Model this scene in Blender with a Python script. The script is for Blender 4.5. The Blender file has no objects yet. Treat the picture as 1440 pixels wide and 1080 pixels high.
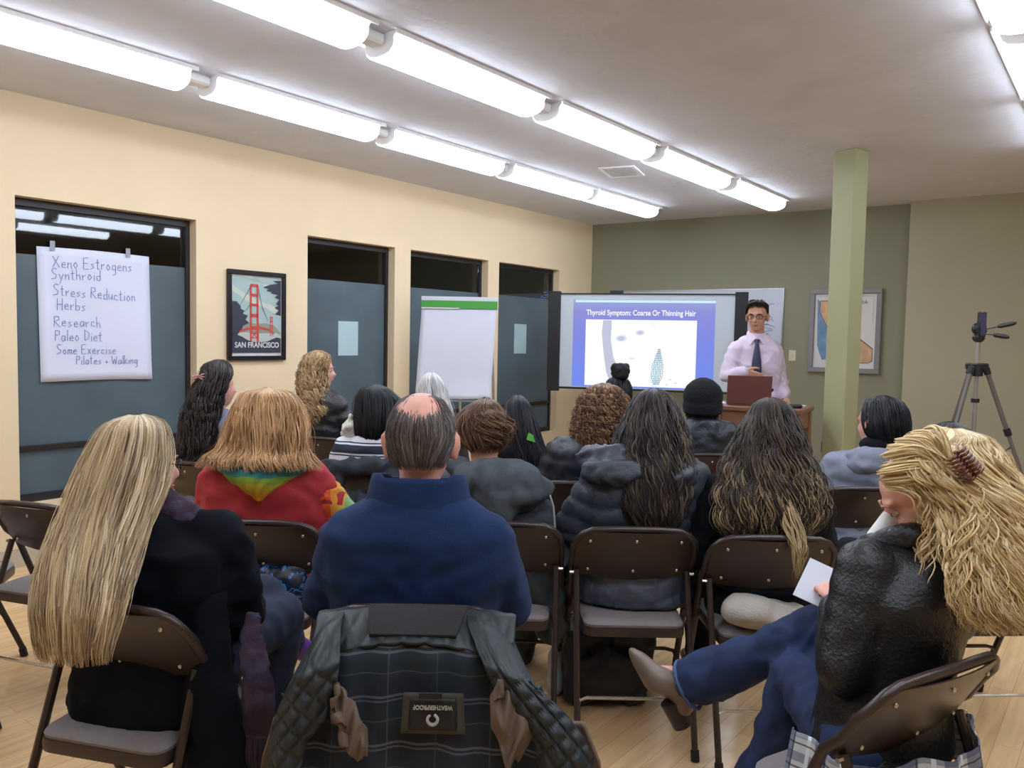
import bpy, math, random
import numpy as np
from mathutils import Vector, Matrix, noise
PI = math.pi
sc = bpy.context.scene
COL = sc.collection

# ------------------------------------------------------------------ camera, world, exposure
F_PX = 1100.0
EYE = 1.45
pitch = math.atan(65 / F_PX); roll = math.atan(.0194)
r0 = Vector((1, 0, 0)); u0 = Vector((0, math.sin(pitch), math.cos(pitch))); fwd = Vector((0, math.cos(pitch), -math.sin(pitch)))
cr = r0 * math.cos(roll) + u0 * math.sin(roll); cu = -r0 * math.sin(roll) + u0 * math.cos(roll)
cam_d = bpy.data.cameras.new('camera'); cam = bpy.data.objects.new('camera', cam_d); COL.objects.link(cam)
cam_d.sensor_width = 36; cam_d.lens = 36 * F_PX / 1440; cam_d.clip_start = .05; cam_d.clip_end = 100
cam.matrix_world = Matrix(((cr.x, cu.x, -fwd.x, 0), (cr.y, cu.y, -fwd.y, 0), (cr.z, cu.z, -fwd.z, EYE), (0, 0, 0, 1)))
sc.camera = cam
w = bpy.data.worlds.new('night'); sc.world = w; w.use_nodes = True
w.node_tree.nodes['Background'].inputs[0].default_value = (.012, .016, .03, 1)
w.node_tree.nodes['Background'].inputs[1].default_value = 1
sc.view_settings.view_transform = 'Standard'; sc.view_settings.look = 'None'
sc.view_settings.exposure = 0.0; sc.view_settings.gamma = 1; sc.view_settings.use_curve_mapping = False
LAMP = 12.5            # brightness of the fluorescent diffusers

# ------------------------------------------------------------------ materials
def lin(c):
    if isinstance(c, str):
        c = tuple(int(c[i:i + 2], 16) for i in (0, 2, 4))
    return tuple(((v / 255) / 12.92 if v / 255 <= .04045 else ((v / 255 + .055) / 1.055) ** 2.4) for v in c) + (1,)

MATS = {}
def mat(name, col, rough=.6, metal=0, var=0, vscale=8, bump=0, bscale=60, spec=.5, sheen=0, emit=None, es=1, stretch=None, aniso=0, coat=0):
    if name in MATS: return MATS[name]
    m = bpy.data.materials.new(name); m.use_nodes = True; MATS[name] = m
    nt = m.node_tree; b = nt.nodes['Principled BSDF']
    c = lin(col) if not (isinstance(col, tuple) and len(col) == 4) else col
    b.inputs['Base Color'].default_value = c
    b.inputs['Roughness'].default_value = rough; b.inputs['Metallic'].default_value = metal
    b.inputs['Specular IOR Level'].default_value = spec
    if sheen: b.inputs['Sheen Weight'].default_value = sheen
    if coat: b.inputs['Coat Weight'].default_value = coat
    if emit is not None:
        b.inputs['Emission Color'].default_value = lin(emit); b.inputs['Emission Strength'].default_value = es
    tc = nt.nodes.new('ShaderNodeTexCoord'); mp = nt.nodes.new('ShaderNodeMapping')
    nt.links.new(tc.outputs['Object'], mp.inputs[0])
    if stretch: mp.inputs['Scale'].default_value = stretch
    if var:
        n = nt.nodes.new('ShaderNodeTexNoise'); n.inputs['Scale'].default_value = vscale; n.inputs['Detail'].default_value = 5
        nt.links.new(mp.outputs[0], n.inputs['Vector'])
        r = nt.nodes.new('ShaderNodeMapRange'); r.inputs[1].default_value = .3; r.inputs[2].default_value = .7
        r.inputs[3].default_value = 1 - var; r.inputs[4].default_value = 1 + var
        nt.links.new(n.outputs[0], r.inputs[0])
        x = nt.nodes.new('ShaderNodeMix'); x.data_type = 'RGBA'; x.blend_type = 'MULTIPLY'; x.inputs[0].default_value = 1
        x.inputs[6].default_value = c; nt.links.new(r.outputs[0], x.inputs[7]); nt.links.new(x.outputs[2], b.inputs['Base Color'])
    if bump:
        n = nt.nodes.new('ShaderNodeTexNoise'); n.inputs['Scale'].default_value = bscale; n.inputs['Detail'].default_value = 4
        nt.links.new(mp.outputs[0], n.inputs['Vector'])
        k = nt.nodes.new('ShaderNodeBump'); k.inputs['Strength'].default_value = bump; k.inputs['Distance'].default_value = .01
        nt.links.new(n.outputs[0], k.inputs['Height']); nt.links.new(k.outputs[0], b.inputs['Normal'])
    return m

def ramp_mat(name, axis, stops, rough=.7, scale=1.0, offset=0.0, repeat=False, distort=0, bump=0, noise_scale=12, interp='CONSTANT', emit=0):
    """colour bands along one object axis"""
    if name in MATS: return MATS[name]
    m = bpy.data.materials.new(name); m.use_nodes = True; MATS[name] = m
    nt = m.node_tree; b = nt.nodes['Principled BSDF']; b.inputs['Roughness'].default_value = rough
    tc = nt.nodes.new('ShaderNodeTexCoord'); sp = nt.nodes.new('ShaderNodeSeparateXYZ'); nt.links.new(tc.outputs['Object'], sp.inputs[0])
    src = sp.outputs[axis] if isinstance(axis, int) else None
    if src is None:
        dp = nt.nodes.new('ShaderNodeVectorMath'); dp.operation = 'DOT_PRODUCT'; dp.inputs[1].default_value = axis
        nt.links.new(tc.outputs['Object'], dp.inputs[0]); src = dp.outputs['Value']
    a = nt.nodes.new('ShaderNodeMath'); a.operation = 'MULTIPLY_ADD'; a.inputs[1].default_value = scale; a.inputs[2].default_value = offset
    nt.links.new(src, a.inputs[0]); out = a.outputs[0]
    if distort:
        n = nt.nodes.new('ShaderNodeTexNoise'); n.inputs['Scale'].default_value = noise_scale; n.inputs['Detail'].default_value = 3
        nt.links.new(tc.outputs['Object'], n.inputs['Vector'])
        d = nt.nodes.new('ShaderNodeMath'); d.operation = 'MULTIPLY_ADD'; d.inputs[1].default_value = distort
        nt.links.new(n.outputs[0], d.inputs[0]); nt.links.new(out, d.inputs[2]); out = d.outputs[0]
    if repeat:
        f = nt.nodes.new('ShaderNodeMath'); f.operation = 'FRACT'; nt.links.new(out, f.inputs[0]); out = f.outputs[0]
    rp = nt.nodes.new('ShaderNodeValToRGB'); rp.color_ramp.interpolation = interp
    e = rp.color_ramp.elements
    e[0].position = stops[0][0]; e[0].color = lin(stops[0][1])
    e[1].position = stops[1][0]; e[1].color = lin(stops[1][1])
    for p, c in stops[2:]:
        q = e.new(p); q.color = lin(c)
    nt.links.new(out, rp.inputs[0]); nt.links.new(rp.outputs[0], b.inputs['Base Color'])
    if emit:
        nt.links.new(rp.outputs[0], b.inputs['Emission Color']); b.inputs['Emission Strength'].default_value = emit
        b.inputs['Base Color'].default_value = (.02, .02, .02, 1)
        nt.links.remove(b.inputs['Base Color'].links[0])
    if bump:
        n = nt.nodes.new('ShaderNodeTexNoise'); n.inputs['Scale'].default_value = 220
        nt.links.new(tc.outputs['Object'], n.inputs['Vector'])
        k = nt.nodes.new('ShaderNodeBump'); k.inputs['Strength'].default_value = bump; k.inputs['Distance'].default_value = .005
        nt.links.new(n.outputs[0], k.inputs['Height']); nt.links.new(k.outputs[0], b.inputs['Normal'])
    return m

def plaid_mat(name, base, bands, scale=(6, 6, 6), rough=.8):
    """woven checks: bands = [(axis, frequency, width, colour, phase)]"""
    if name in MATS: return MATS[name]
    m = bpy.data.materials.new(name); m.use_nodes = True; MATS[name] = m
    nt = m.node_tree; b = nt.nodes['Principled BSDF']; b.inputs['Roughness'].default_value = rough
    tc = nt.nodes.new('ShaderNodeUVMap'); sp = nt.nodes.new('ShaderNodeSeparateXYZ'); nt.links.new(tc.outputs[0], sp.inputs[0])
    cur = None
    rgb = nt.nodes.new('ShaderNodeRGB'); rgb.outputs[0].default_value = lin(base); cur = rgb.outputs[0]
    for ax, fr, wd_, c, ph, mix in bands:
        a = nt.nodes.new('ShaderNodeMath'); a.operation = 'MULTIPLY_ADD'; a.inputs[1].default_value = fr; a.inputs[2].default_value = ph
        nt.links.new(sp.outputs[ax], a.inputs[0])
        f = nt.nodes.new('ShaderNodeMath'); f.operation = 'FRACT'; nt.links.new(a.outputs[0], f.inputs[0])
        l = nt.nodes.new('ShaderNodeMath'); l.operation = 'LESS_THAN'; l.inputs[1].default_value = wd_; nt.links.new(f.outputs[0], l.inputs[0])
        s = nt.nodes.new('ShaderNodeMath'); s.operation = 'MULTIPLY'; s.inputs[1].default_value = mix; nt.links.new(l.outputs[0], s.inputs[0])
        x = nt.nodes.new('ShaderNodeMix'); x.data_type = 'RGBA'; nt.links.new(s.outputs[0], x.inputs[0]); nt.links.new(cur, x.inputs[6]); x.inputs[7].default_value = lin(c)
        cur = x.outputs[2]
    nt.links.new(cur, b.inputs['Base Color'])
    return m

def hair_mat():
    m = bpy.data.materials.new('hair'); m.use_nodes = True; nt = m.node_tree; b = nt.nodes['Principled BSDF']
    a = nt.nodes.new('ShaderNodeAttribute'); a.attribute_name = 'Col'
    nt.links.new(a.outputs['Color'], b.inputs['Base Color']); b.inputs['Roughness'].default_value = .42
    b.inputs['Specular IOR Level'].default_value = .35
    return m
HAIR = hair_mat()

M_chair = mat('brown_enamel', (58, 46, 42), rough=.3, var=.06, vscale=30, bump=.06, bscale=300, spec=.5)
M_pad = mat('grey_vinyl_pad', (128, 120, 120), rough=.65, var=.06, vscale=90, bump=.25, bscale=400)
M_rivet = mat('steel_rivet', (205, 200, 192), rough=.25, metal=.9)
M_rubber = mat('black_rubber', (30, 26, 26), rough=.7, bump=.1)
M_skin = mat('skin', (206, 150, 126), rough=.55, var=.07, vscale=40, bump=.08, bscale=250, spec=.35)
M_skin_tan = mat('skin_tan', (196, 146, 118), rough=.5, var=.07, vscale=40, bump=.08, bscale=250, spec=.4)
M_skin_pink = mat('skin_pink', (228, 170, 152), rough=.5, var=.07, vscale=30, bump=.08, bscale=250, spec=.4)
M_lip = mat('lip', (172, 108, 98), rough=.45)
M_black = mat('black_plastic', (24, 26, 32), rough=.45, bump=.05)
M_white = mat('white_paint', (225, 225, 222), rough=.5, bump=.03)
M_alu = mat('aluminium', (190, 192, 196), rough=.3, metal=.85)
M_jeans = mat('blue_denim', (31, 50, 88), rough=.85, var=.3, vscale=14, bump=.35, bscale=500)
M_dkjeans = mat('dark_denim', (28, 38, 62), rough=.85, var=.2, vscale=18, bump=.3, bscale=500)
M_blackcloth = mat('black_cloth', (15, 17, 24), rough=.9, var=.15, vscale=20, bump=.25, bscale=350, spec=.25)
M_leather = mat('black_leather', (24, 25, 28), rough=.38, var=.2, vscale=25, bump=.35, bscale=120)
M_shoe = mat('dark_shoe', (32, 28, 28), rough=.5, bump=.1)
M_darkwood_black = M_black

# ------------------------------------------------------------------ mesh helpers
class MB:
    def __init__(s): s.v = []; s.f = []; s.mi = []
    def add(s, v, f, mi=0):
        o = len(s.v); s.v += [tuple(p) for p in v]; s.f += [tuple(i + o for i in q) for q in f]; s.mi += [mi] * len(f)
    def box(s, lo, hi, mi=0, M=None, bev=0):
        x0, y0, z0 = lo; x1, y1, z1 = hi
        if bev:
            b = min(bev, (x1 - x0) / 2.01, (y1 - y0) / 2.01, (z1 - z0) / 2.01)
            v = []
            for (zz, k) in ((z0, b), (z0 + b, 0), (z1 - b, 0), (z1, b)):
                for (px, py) in ((x0 + k, y0 + b), (x0 + b, y0 + k), (x1 - b, y0 + k), (x1 - k, y0 + b), (x1 - k, y1 - b), (x1 - b, y1 - k), (x0 + b, y1 - k), (x0 + k, y1 - b)):
                    v.append(Vector((px, py, zz)))
            f = [tuple(range(7, -1, -1)), tuple(range(24, 32))]
            for r in range(3):
                for i in range(8):
                    j = (i + 1) % 8; f.append((r * 8 + i, r * 8 + j, r * 8 + 8 + j, r * 8 + 8 + i))
        else:
            v = [Vector(p) for p in ((x0, y0, z0), (x1, y0, z0), (x1, y1, z0), (x0, y1, z0), (x0, y0, z1), (x1, y0, z1), (x1, y1, z1), (x0, y1, z1))]
            f = [(3, 2, 1, 0), (4, 5, 6, 7), (0, 1, 5, 4), (1, 2, 6, 5), (2, 3, 7, 6), (3, 0, 4, 7)]
        if M: v = [M @ p for p in v]
        s.add(v, f, mi)
    def tube(s, pts, r, n=8, mi=0, closed=False, flat=1.0):
        pts = [Vector(p) for p in pts]; N = len(pts); v = []; f = []
        rr = r if isinstance(r, (list, tuple)) else [r] * N
        up = Vector((0, 0, 1)); prev = None
        for i, p in enumerate(pts):
            if closed: t = pts[(i + 1) % N] - pts[i - 1]
            else: t = pts[min(i + 1, N - 1)] - pts[max(i - 1, 0)]
            t.normalize()
            if prev is None:
                a = t.cross(up)
                if a.length < 1e-3: a = t.cross(Vector((1, 0, 0)))
                a.normalize()
            else:
                a = prev - t * prev.dot(t); a.normalize()
            prev = a; b = t.cross(a)
            for k in range(n):
                an = 2 * PI * k / n; v.append(p + (a * math.cos(an) + b * math.sin(an) * flat) * rr[i])
        for i in range(N if closed else N - 1):
            for k in range(n):
                j = (i + 1) % N; l = (k + 1) % n
                f.append((i * n + k, i * n + l, j * n + l, j * n + k))
        if not closed: f += [tuple(range(n - 1, -1, -1)), tuple((N - 1) * n + k for k in range(n))]
        s.add(v, f, mi)
    def rings(s, rings, mi=0, cap=True):
        n = len(rings[0]); v = [p for r in rings for p in r]; f = []
        for i in range(len(rings) - 1):
            for k in range(n):
                l = (k + 1) % n; f.append((i * n + k, i * n + l, (i + 1) * n + l, (i + 1) * n + k))
        if cap: f += [tuple(range(n - 1, -1, -1)), tuple((len(rings) - 1) * n + k for k in range(n))]
        s.add(v, f, mi)
    def ell(s, c, r, R=None, nu=14, nv=9, mi=0):
        c = Vector(c); rs = []
        for i in range(nv + 1):
            th = PI * (i + .02) / (nv + .04); rs.append([])
            for k in range(nu):
                a = 2 * PI * k / nu; p = Vector((r[0] * math.sin(th) * math.cos(a), r[1] * math.sin(th) * math.sin(a), -r[2] * math.cos(th)))
                if R: p = R @ p
                rs[-1].append(c + p)
        s.rings(rs, mi)
    def cap(s, p1, r1, p2, r2, n=12):
        p1 = Vector(p1); p2 = Vector(p2); t = p2 - p1; L = t.length
        if L < 1e-6: return
        t.normalize(); a = t.cross(Vector((0, 0, 1)))
        if a.length < 1e-3: a = t.cross(Vector((1, 0, 0)))
        a.normalize(); b = t.cross(a); rs = []
        for (p, r, angs) in ((p1, r1, (-85, -60, -30, 0)), (p2, r2, (0, 30, 60, 85))):
            for an in angs:
                q = math.radians(an); cc = p + t * r * math.sin(q); rad = r * math.cos(q)
                rs.append([cc + (a * math.cos(2 * PI * k / n) + b * math.sin(2 * PI * k / n)) * rad for k in range(n)])
        s.rings(rs)
    def loft(s, secs, n=24, pw=2.3):
        """secs: (cx,cy,cz,rx,ry[,rot])"""
        rs = []
        for q in secs:
            cx, cy, cz, rx, ry = q[:5]; ro = q[5] if len(q) > 5 else 0
            ring = []
            for k in range(n):
                a = 2 * PI * k / n; ca, sa = math.cos(a), math.sin(a)
                x = rx * math.copysign(abs(ca) ** (2 / pw), ca); y = ry * math.copysign(abs(sa) ** (2 / pw), sa)
                ring.append(Vector((cx + x * math.cos(ro) - y * math.sin(ro), cy + x * math.sin(ro) + y * math.cos(ro), cz)))
            rs.append(ring)
        s.rings(rs)
    def poly(s, pts, mi=0):
        s.add(pts, [tuple(range(len(pts)))], mi)
    def prism(s, pts, d, mi=0):
        """extrude planar polygon pts by vector d"""
        n = len(pts); d = Vector(d); a = [Vector(p) for p in pts]; v = a + [p + d for p in a]
        f = [tuple(range(n - 1, -1, -1)), tuple(range(n, 2 * n))] + [(i, (i + 1) % n, n + (i + 1) % n, n + i) for i in range(n)]
        s.add(v, f, mi)
    def mesh(s, name, mats, smooth=False):
        m = bpy.data.meshes.new(name); m.from_pydata(s.v, [], s.f)
        for x in (mats if isinstance(mats, (list, tuple)) else [mats]): m.materials.append(x)
        m.polygons.foreach_set('material_index', s.mi)
        m.polygons.foreach_set('use_smooth', [bool(smooth)] * len(s.f))
        m.update(); 
        return m
    def build(s, name, mats, parent=None, smooth=False, M=None):
        o = bpy.data.objects.new(name, s.mesh(name, mats, smooth)); COL.objects.link(o)
        if smooth == 'auto':
            auto(o)
        if parent: o.parent = parent
        if M is not None: o.matrix_world = M
        return o

def auto(o, ang=40):
    import bmesh
    bm = bmesh.new(); bm.from_mesh(o.data)
    bmesh.ops.recalc_face_normals(bm, faces=bm.faces)
    for e in bm.edges:
        if len(e.link_faces) == 2 and e.calc_face_angle(0) > math.radians(ang): e.smooth = False
    bm.to_mesh(o.data); bm.free()

def tag(o, label=None, cat=None, group=None, kind=None):
    if label: o['label'] = label
    if cat: o['category'] = cat
    if group: o['group'] = group
    if kind: o['kind'] = kind
    return o
def empty(name, loc=(0, 0, 0), rz=0, M=None):
    o = bpy.data.objects.new(name, None); COL.objects.link(o); o.empty_display_size = .1
    if M is not None: o.matrix_world = M
    else: o.location = loc; o.rotation_euler = (0, 0, rz)
    return o
def copy_tree(o, parent=None):
    c = o.copy(); COL.objects.link(c)
    if parent: c.parent = parent
    for ch in list(o.children): copy_tree(ch, c)
    return c
def frame(origin, xdir):
    """matrix whose x axis runs along xdir (horizontal) and z is up"""
    x = Vector(xdir).normalized(); y = Vector((-x.y, x.x, 0))
    return Matrix(((x.x, y.x, 0, origin[0]), (x.y, y.y, 0, origin[1]), (0, 0, 1, origin[2]), (0, 0, 0, 1)))

def remeshed(mb, name, voxel, smooth=6, mats=None):
    m = mb.mesh(name + '_raw', []); o = bpy.data.objects.new(name, m); COL.objects.link(o)
    r = o.modifiers.new('r', 'REMESH'); r.mode = 'VOXEL'; r.voxel_size = voxel; r.adaptivity = 0
    if smooth:
        k = o.modifiers.new('s', 'SMOOTH'); k.factor = .5; k.iterations = smooth
    dg = bpy.context.evaluated_depsgraph_get(); dg.update()
    me = bpy.data.meshes.new_from_object(o.evaluated_get(dg)); me.name = name
    bpy.data.objects.remove(o); bpy.data.meshes.remove(m)
    me.polygons.foreach_set('use_smooth', [True] * len(me.polygons))
    me.materials.clear()
    for x in (mats or []): me.materials.append(x)
    return me

def co_no(me):
    n = len(me.vertices); co = np.empty(n * 3); me.vertices.foreach_get('co', co); no = np.empty(n * 3); me.vertex_normals.foreach_get('vector', no)
    return co.reshape(-1, 3), no.reshape(-1, 3)
def set_co(me, co):
    me.vertices.foreach_set('co', co.ravel()); me.update()

def wrinkle(me, amp=.006, scale=7, seed=0, stretch=(1, 1, 2.2), ridged=True):
    co, no = co_no(me); out = np.empty(len(co)); sd = Vector((seed * 7.3, seed * 3.1, seed * 1.7))
    for i, p in enumerate(co):
        q = Vector((p[0] * stretch[0], p[1] * stretch[1], p[2] * stretch[2])) * scale + sd
        a = noise.noise(q + Vector((noise.noise(q * .7), 0, 0)) * 1.1)
        out[i] = (1 - abs(a) * 3.2 if ridged else a) + .5 * noise.noise(q * 2.3)
    set_co(me, co + no * (out * amp)[:, None])

def part(me, name, parent):
    o = bpy.data.objects.new(name, me); COL.objects.link(o); o.parent = parent; return o

# ------------------------------------------------------------------ the room
CEIL = 2.84
WD = Vector((.622, .783, 0)).normalized(); WN = Vector((WD.y, -WD.x, 0))          # along / away from the left wall
ML = frame(WN * -5.25, WD)                     # left wall: x along, y outwards, z up
BA = Vector((1.0, 9.6, 0)); BD = Vector((.847, -.532, 0)).normalized()
MBK = frame(BA, BD)                            # back wall: x along, y outwards
RA = Vector((3.82, 7.65, 0)); RD = Vector((.804, -.595, 0)).normalized()
MR = frame(RA, RD)

M_cream = mat('cream_wall_paint', (229, 208, 172), rough=.75, var=.03, vscale=2, bump=.12, bscale=160)
M_green = mat('sage_wall_paint', (137, 136, 113), rough=.75, var=.03, vscale=2, bump=.12, bscale=160)
M_green2 = mat('sage_wall_paint_lighter', (166, 161, 137), rough=.75, var=.03, vscale=2, bump=.12, bscale=160)
M_post = mat('pale_sage_paint', (164, 166, 128), rough=.6, var=.03, vscale=3, bump=.1, bscale=120)
M_ceil = mat('textured_ceiling', (214, 216, 224), rough=.85, var=.04, vscale=3, bump=.55, bscale=22)

# floor: pale maple boards, seams too fine to see singly
m = bpy.data.materials.new('maple_floor'); m.use_nodes = True; nt = m.node_tree; b = nt.nodes['Principled BSDF']
tc = nt.nodes.new('ShaderNodeTexCoord'); mp = nt.nodes.new('ShaderNodeMapping'); mp.inputs['Rotation'].default_value = (0, 0, math.radians(-51.5))
nt.links.new(tc.outputs['Object'], mp.inputs[0])
br = nt.nodes.new('ShaderNodeTexBrick'); br.inputs['Scale'].default_value = 1; br.inputs['Mortar Size'].default_value = .0012
br.inputs['Brick Width'].default_value = 1.1; br.inputs['Row Height'].default_value = .083
br.inputs['Color1'].default_value = lin((226, 190, 142)); br.inputs['Color2'].default_value = lin((214, 174, 124)); br.inputs['Mortar'].default_value = lin((186, 146, 102))
nt.links.new(mp.outputs[0], br.inputs['Vector'])
mp2 = nt.nodes.new('ShaderNodeMapping'); mp2.inputs['Scale'].default_value = (1.2, 14, 1); nt.links.new(mp.outputs[0], mp2.inputs[0])
n = nt.nodes.new('ShaderNodeTexNoise'); n.inputs['Scale'].default_value = 2.2; n.inputs['Detail'].default_value = 6; nt.links.new(mp2.outputs[0], n.inputs['Vector'])
rg = nt.nodes.new('ShaderNodeMapRange'); rg.inputs[1].default_value = .3; rg.inputs[2].default_value = .75; rg.inputs[3].default_value = .84; rg.inputs[4].default_value = 1.1
nt.links.new(n.outputs[0], rg.inputs[0])
x = nt.nodes.new('ShaderNodeMix'); x.data_type = 'RGBA'; x.blend_type = 'MULTIPLY'; x.inputs[0].default_value = 1
nt.links.new(br.outputs['Color'], x.inputs[6]); nt.links.new(rg.outputs[0], x.inputs[7]); nt.links.new(x.outputs[2], b.inputs['Base Color'])
b.inputs['Roughness'].default_value = .24
n2 = nt.nodes.new('ShaderNodeTexNoise'); n2.inputs['Scale'].default_value = 7; nt.links.new(tc.outputs['Object'], n2.inputs['Vector'])
bp = nt.nodes.new('ShaderNodeBump'); bp.inputs['Strength'].default_value = .12; bp.inputs['Distance'].default_value = .02; nt.links.new(n2.outputs[0], bp.inputs['Height']); nt.links.new(bp.outputs[0], b.inputs['Normal'])
M_floor = m

def struct(mb, name, m, M=None, smooth=False, label=None, parent=None):
    o = mb.build(name, m, parent, smooth)
    if M is not None: o.matrix_world = M
    if parent is None: o['kind'] = 'structure'
    if label: o['label'] = label
    return o
T0, T1 = -3.2, 8.23
cornerA = ML @ Vector((T0, .2, 0)); cornerB = cornerA + WN * 10.0; cornerC = cornerB + WD * 13.5
mb = MB(); mb.prism([(-8, -7, 0), (13, -7, 0), (13, 12, 0), (-8, 12, 0)], (0, 0, -.1)); struct(mb, 'floor', M_floor, label='pale maple wood floor with soft light reflections')
mb = MB(); mb.prism([(-8, -7, CEIL), (13, -7, CEIL), (13, 12, CEIL), (-8, 12, CEIL)], (0, 0, .1)); struct(mb, 'ceiling', M_ceil, label='grey textured plaster ceiling')

# windows in the left wall: (start, end, bottom)
WIN = [(1.829, 2.976, .37), (3.932, 4.882, .37), (5.077, 6.178, .37), (6.355, 7.448, .37)]
WTOP = 2.24
mb = MB(); wt = .16
mb.box((T0, 0, WTOP), (T1 + .2, wt, CEIL)); mb.box((T0, 0, 0), (T1 + .2, wt, .37))
e = [T0] + [q for a in WIN for q in a[:2]] + [T1 + .2]
for i in range(0, len(e), 2): mb.box((e[i], 0, .37), (e[i + 1], wt, WTOP))
struct(mb, 'wall_left', M_cream, ML, label='cream painted wall with four tall dark windows')
M_base = mat('beige_baseboard', (188, 178, 158), rough=.5, bump=.03)
mb = MB(); mb.box((T0, -.014, 0), (T1, 0, .10)); mb.box((T0, -.010, .10), (T1, 0, .112)); struct(mb, 'baseboard_left', M_base, ML)

# night glass: clear upper strip and frosted film below
g = bpy.data.materials.new('window_glass'); g.use_nodes = True; nt = g.node_tree; b = nt.nodes['Principled BSDF']
b.inputs['Base Color'].default_value = (.75, .8, .82, 1); b.inputs['Roughness'].default_value = .02; b.inputs['Transmission Weight'].default_value = 1; b.inputs['IOR'].default_value = 1.5
M_glass = g
M_film = mat('frosted_window_film', (82, 98, 106), rough=.38, var=.16, vscale=2.6, bump=.12, bscale=8, spec=.55)
M_frame = mat('dark_bronze_frame', (40, 36, 38), rough=.4, bump=.03)
M_note = mat('white_notice_paper', (170, 196, 202), rough=.7, var=.03)
for i, (a, b_, z0) in enumerate(WIN):
    W = empty('window_%d' % (i + 1), M=ML); W['kind'] = 'structure'; W['label'] = ['leftmost dark window with a flipchart sheet taped on it', 'tall dark window right of the framed bridge poster', 'tall dark window behind the flipchart easel', 'tall dark window beside the projection screen'][i]
    f = MB(); y0, y1 = .085, .13
    f.box((a, y0, z0), (b_, y1, z0 + .05)); f.box((a, y0, WTOP - .045), (b_, y1, WTOP)); f.box((a, y0, z0 + .05), (a + .03, y1, WTOP - .045)); f.box((b_ - .03, y0, z0 + .05), (b_, y1, WTOP - .045))
    f.build('window_frame', M_frame, W)
    q = MB(); q.box((a + .03, y0 - .008, .69), (b_ - .03, y1 - .01, .725), bev=.004); q.build('rail', M_frame, W)
    q = MB(); q.box((a + .03, .108, z0 + .05), (b_ - .03, .114, WTOP - .045)); q.build('pane', M_glass, W)
    q = MB(); q.box((a + .03, .1035, z0 + .05), (b_ - .03, .1065, 1.905)); q.build('frosted_film', M_film, W)
# dark yard outside, and lit shrub seen through the last pane
mb = MB(); mb.box((-2, 2.4, -.1), (12, 2.5, 4)); o = struct(mb, 'wall_outside', mat('night_fence', (16, 18, 22), rough=.9, bump=.2), ML)
mb = MB(); mb.box((-3, .3, -.12), (12, 2.4, -.05)); o = struct(mb, 'ground_outside', mat('night_ground', (14, 15, 17), rough=.9, bump=.2), ML)
M_blue = mat('blue_bulb', (90, 120, 230), emit=(95, 125, 230), es=.55)
tree = empty('lit_tree', M=ML); tag(tree, 'small tree wrapped in blue lights outside the window beside the screen', 'tree')
random.seed(5)
q = MB(); q.tube([(8.75, 1.2, -.05), (8.72, 1.2, 1.0), (8.8, 1.2, 1.9)], [.06, .05, .03]); q.tube([(8.72, 1.2, 1.0), (9.1, 1.25, 1.7), (9.3, 1.3, 2.1)], [.04, .03, .01]); q.build('trunk', mat('bark', (40, 34, 30), bump=.4), tree)
q = MB()
for k in range(260):
    cxx, czz = random.choice([(8.75, 2.02), (9.05, 2.08), (9.35, 2.25), (8.45, 1.9)])
    p = Vector((cxx + random.gauss(0, .16), 1.2 + random.gauss(0, .1), czz + random.gauss(0, .1)))
    d = Vector((random.uniform(-1, 1), random.uniform(-.3, .3), random.uniform(-.4, .4))).normalized() * .035
    s_ = d.cross(Vector((0, 1, 0))).normalized() * .012; q.add([p - d, p + s_, p + d, p - s_], [(0, 1, 2, 3)])
o = q.build('foliage', mat('night_leaf', (24, 40, 30), rough=.7), tree); o['kind'] = 'stuff'
q = MB()
for ring in range(11):
    for k in range(26):
        p = Vector((8.35 + k * .043 + (ring % 2) * .02, 1.0, 1.80 + ring * .036 + .02 * math.sin(k * 1.1)))
        u = k / 26
        if p.z > 1.86 + .32 * math.sin(PI * min(1, u * 1.25)) ** .7 and not (u > .75): continue
        q.box(p - Vector((.012, .004, .006)), p + Vector((.012, .004, .006)))
o = q.build('string_lights', M_blue, tree); o['kind'] = 'stuff'

# back wall, jutting wall on the right, closing walls behind the camera
mb = MB(); mb.box((-.25, 0, 0), (3.46, .15, CEIL)); struct(mb, 'wall_back', M_green, MBK, label='sage green wall behind the speaker')
mb = MB(); mb.box((0, 0, 0), (6.6, .2, CEIL)); struct(mb, 'wall_right', M_green2, MR, label='lighter sage wall section stepping forward behind the tripod')
mb = MB(); mb.box((0, -.15, 0), (10.2, 0, CEIL)); struct(mb, 'wall_rear', M_cream, frame(cornerA, WN))
mb = MB(); mb.box((0, -.15, 0), (13.5, 0, CEIL)); struct(mb, 'wall_far_right', M_cream, frame(cornerB, WD))
mb = MB(); mb.box((0, -.012, 0), (3.4, 0, .10)); struct(mb, 'baseboard_back', M_base, MBK)
mb = MB(); mb.box((0, -.012, 0), (6.0, 0, .10)); struct(mb, 'baseboard_right', M_base, MR)
# square post
mb = MB(); mb.box((-.085, -.085, 0), (.085, .085, CEIL), bev=.006); o = mb.build('support_post', M_post, None, M=frame((2.42, 5.74, 0), (math.cos(math.radians(34.5)), math.sin(math.radians(34.5)), 0))); tag(o, 'square pale green floor to ceiling post in front of the framed map', 'post')

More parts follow.
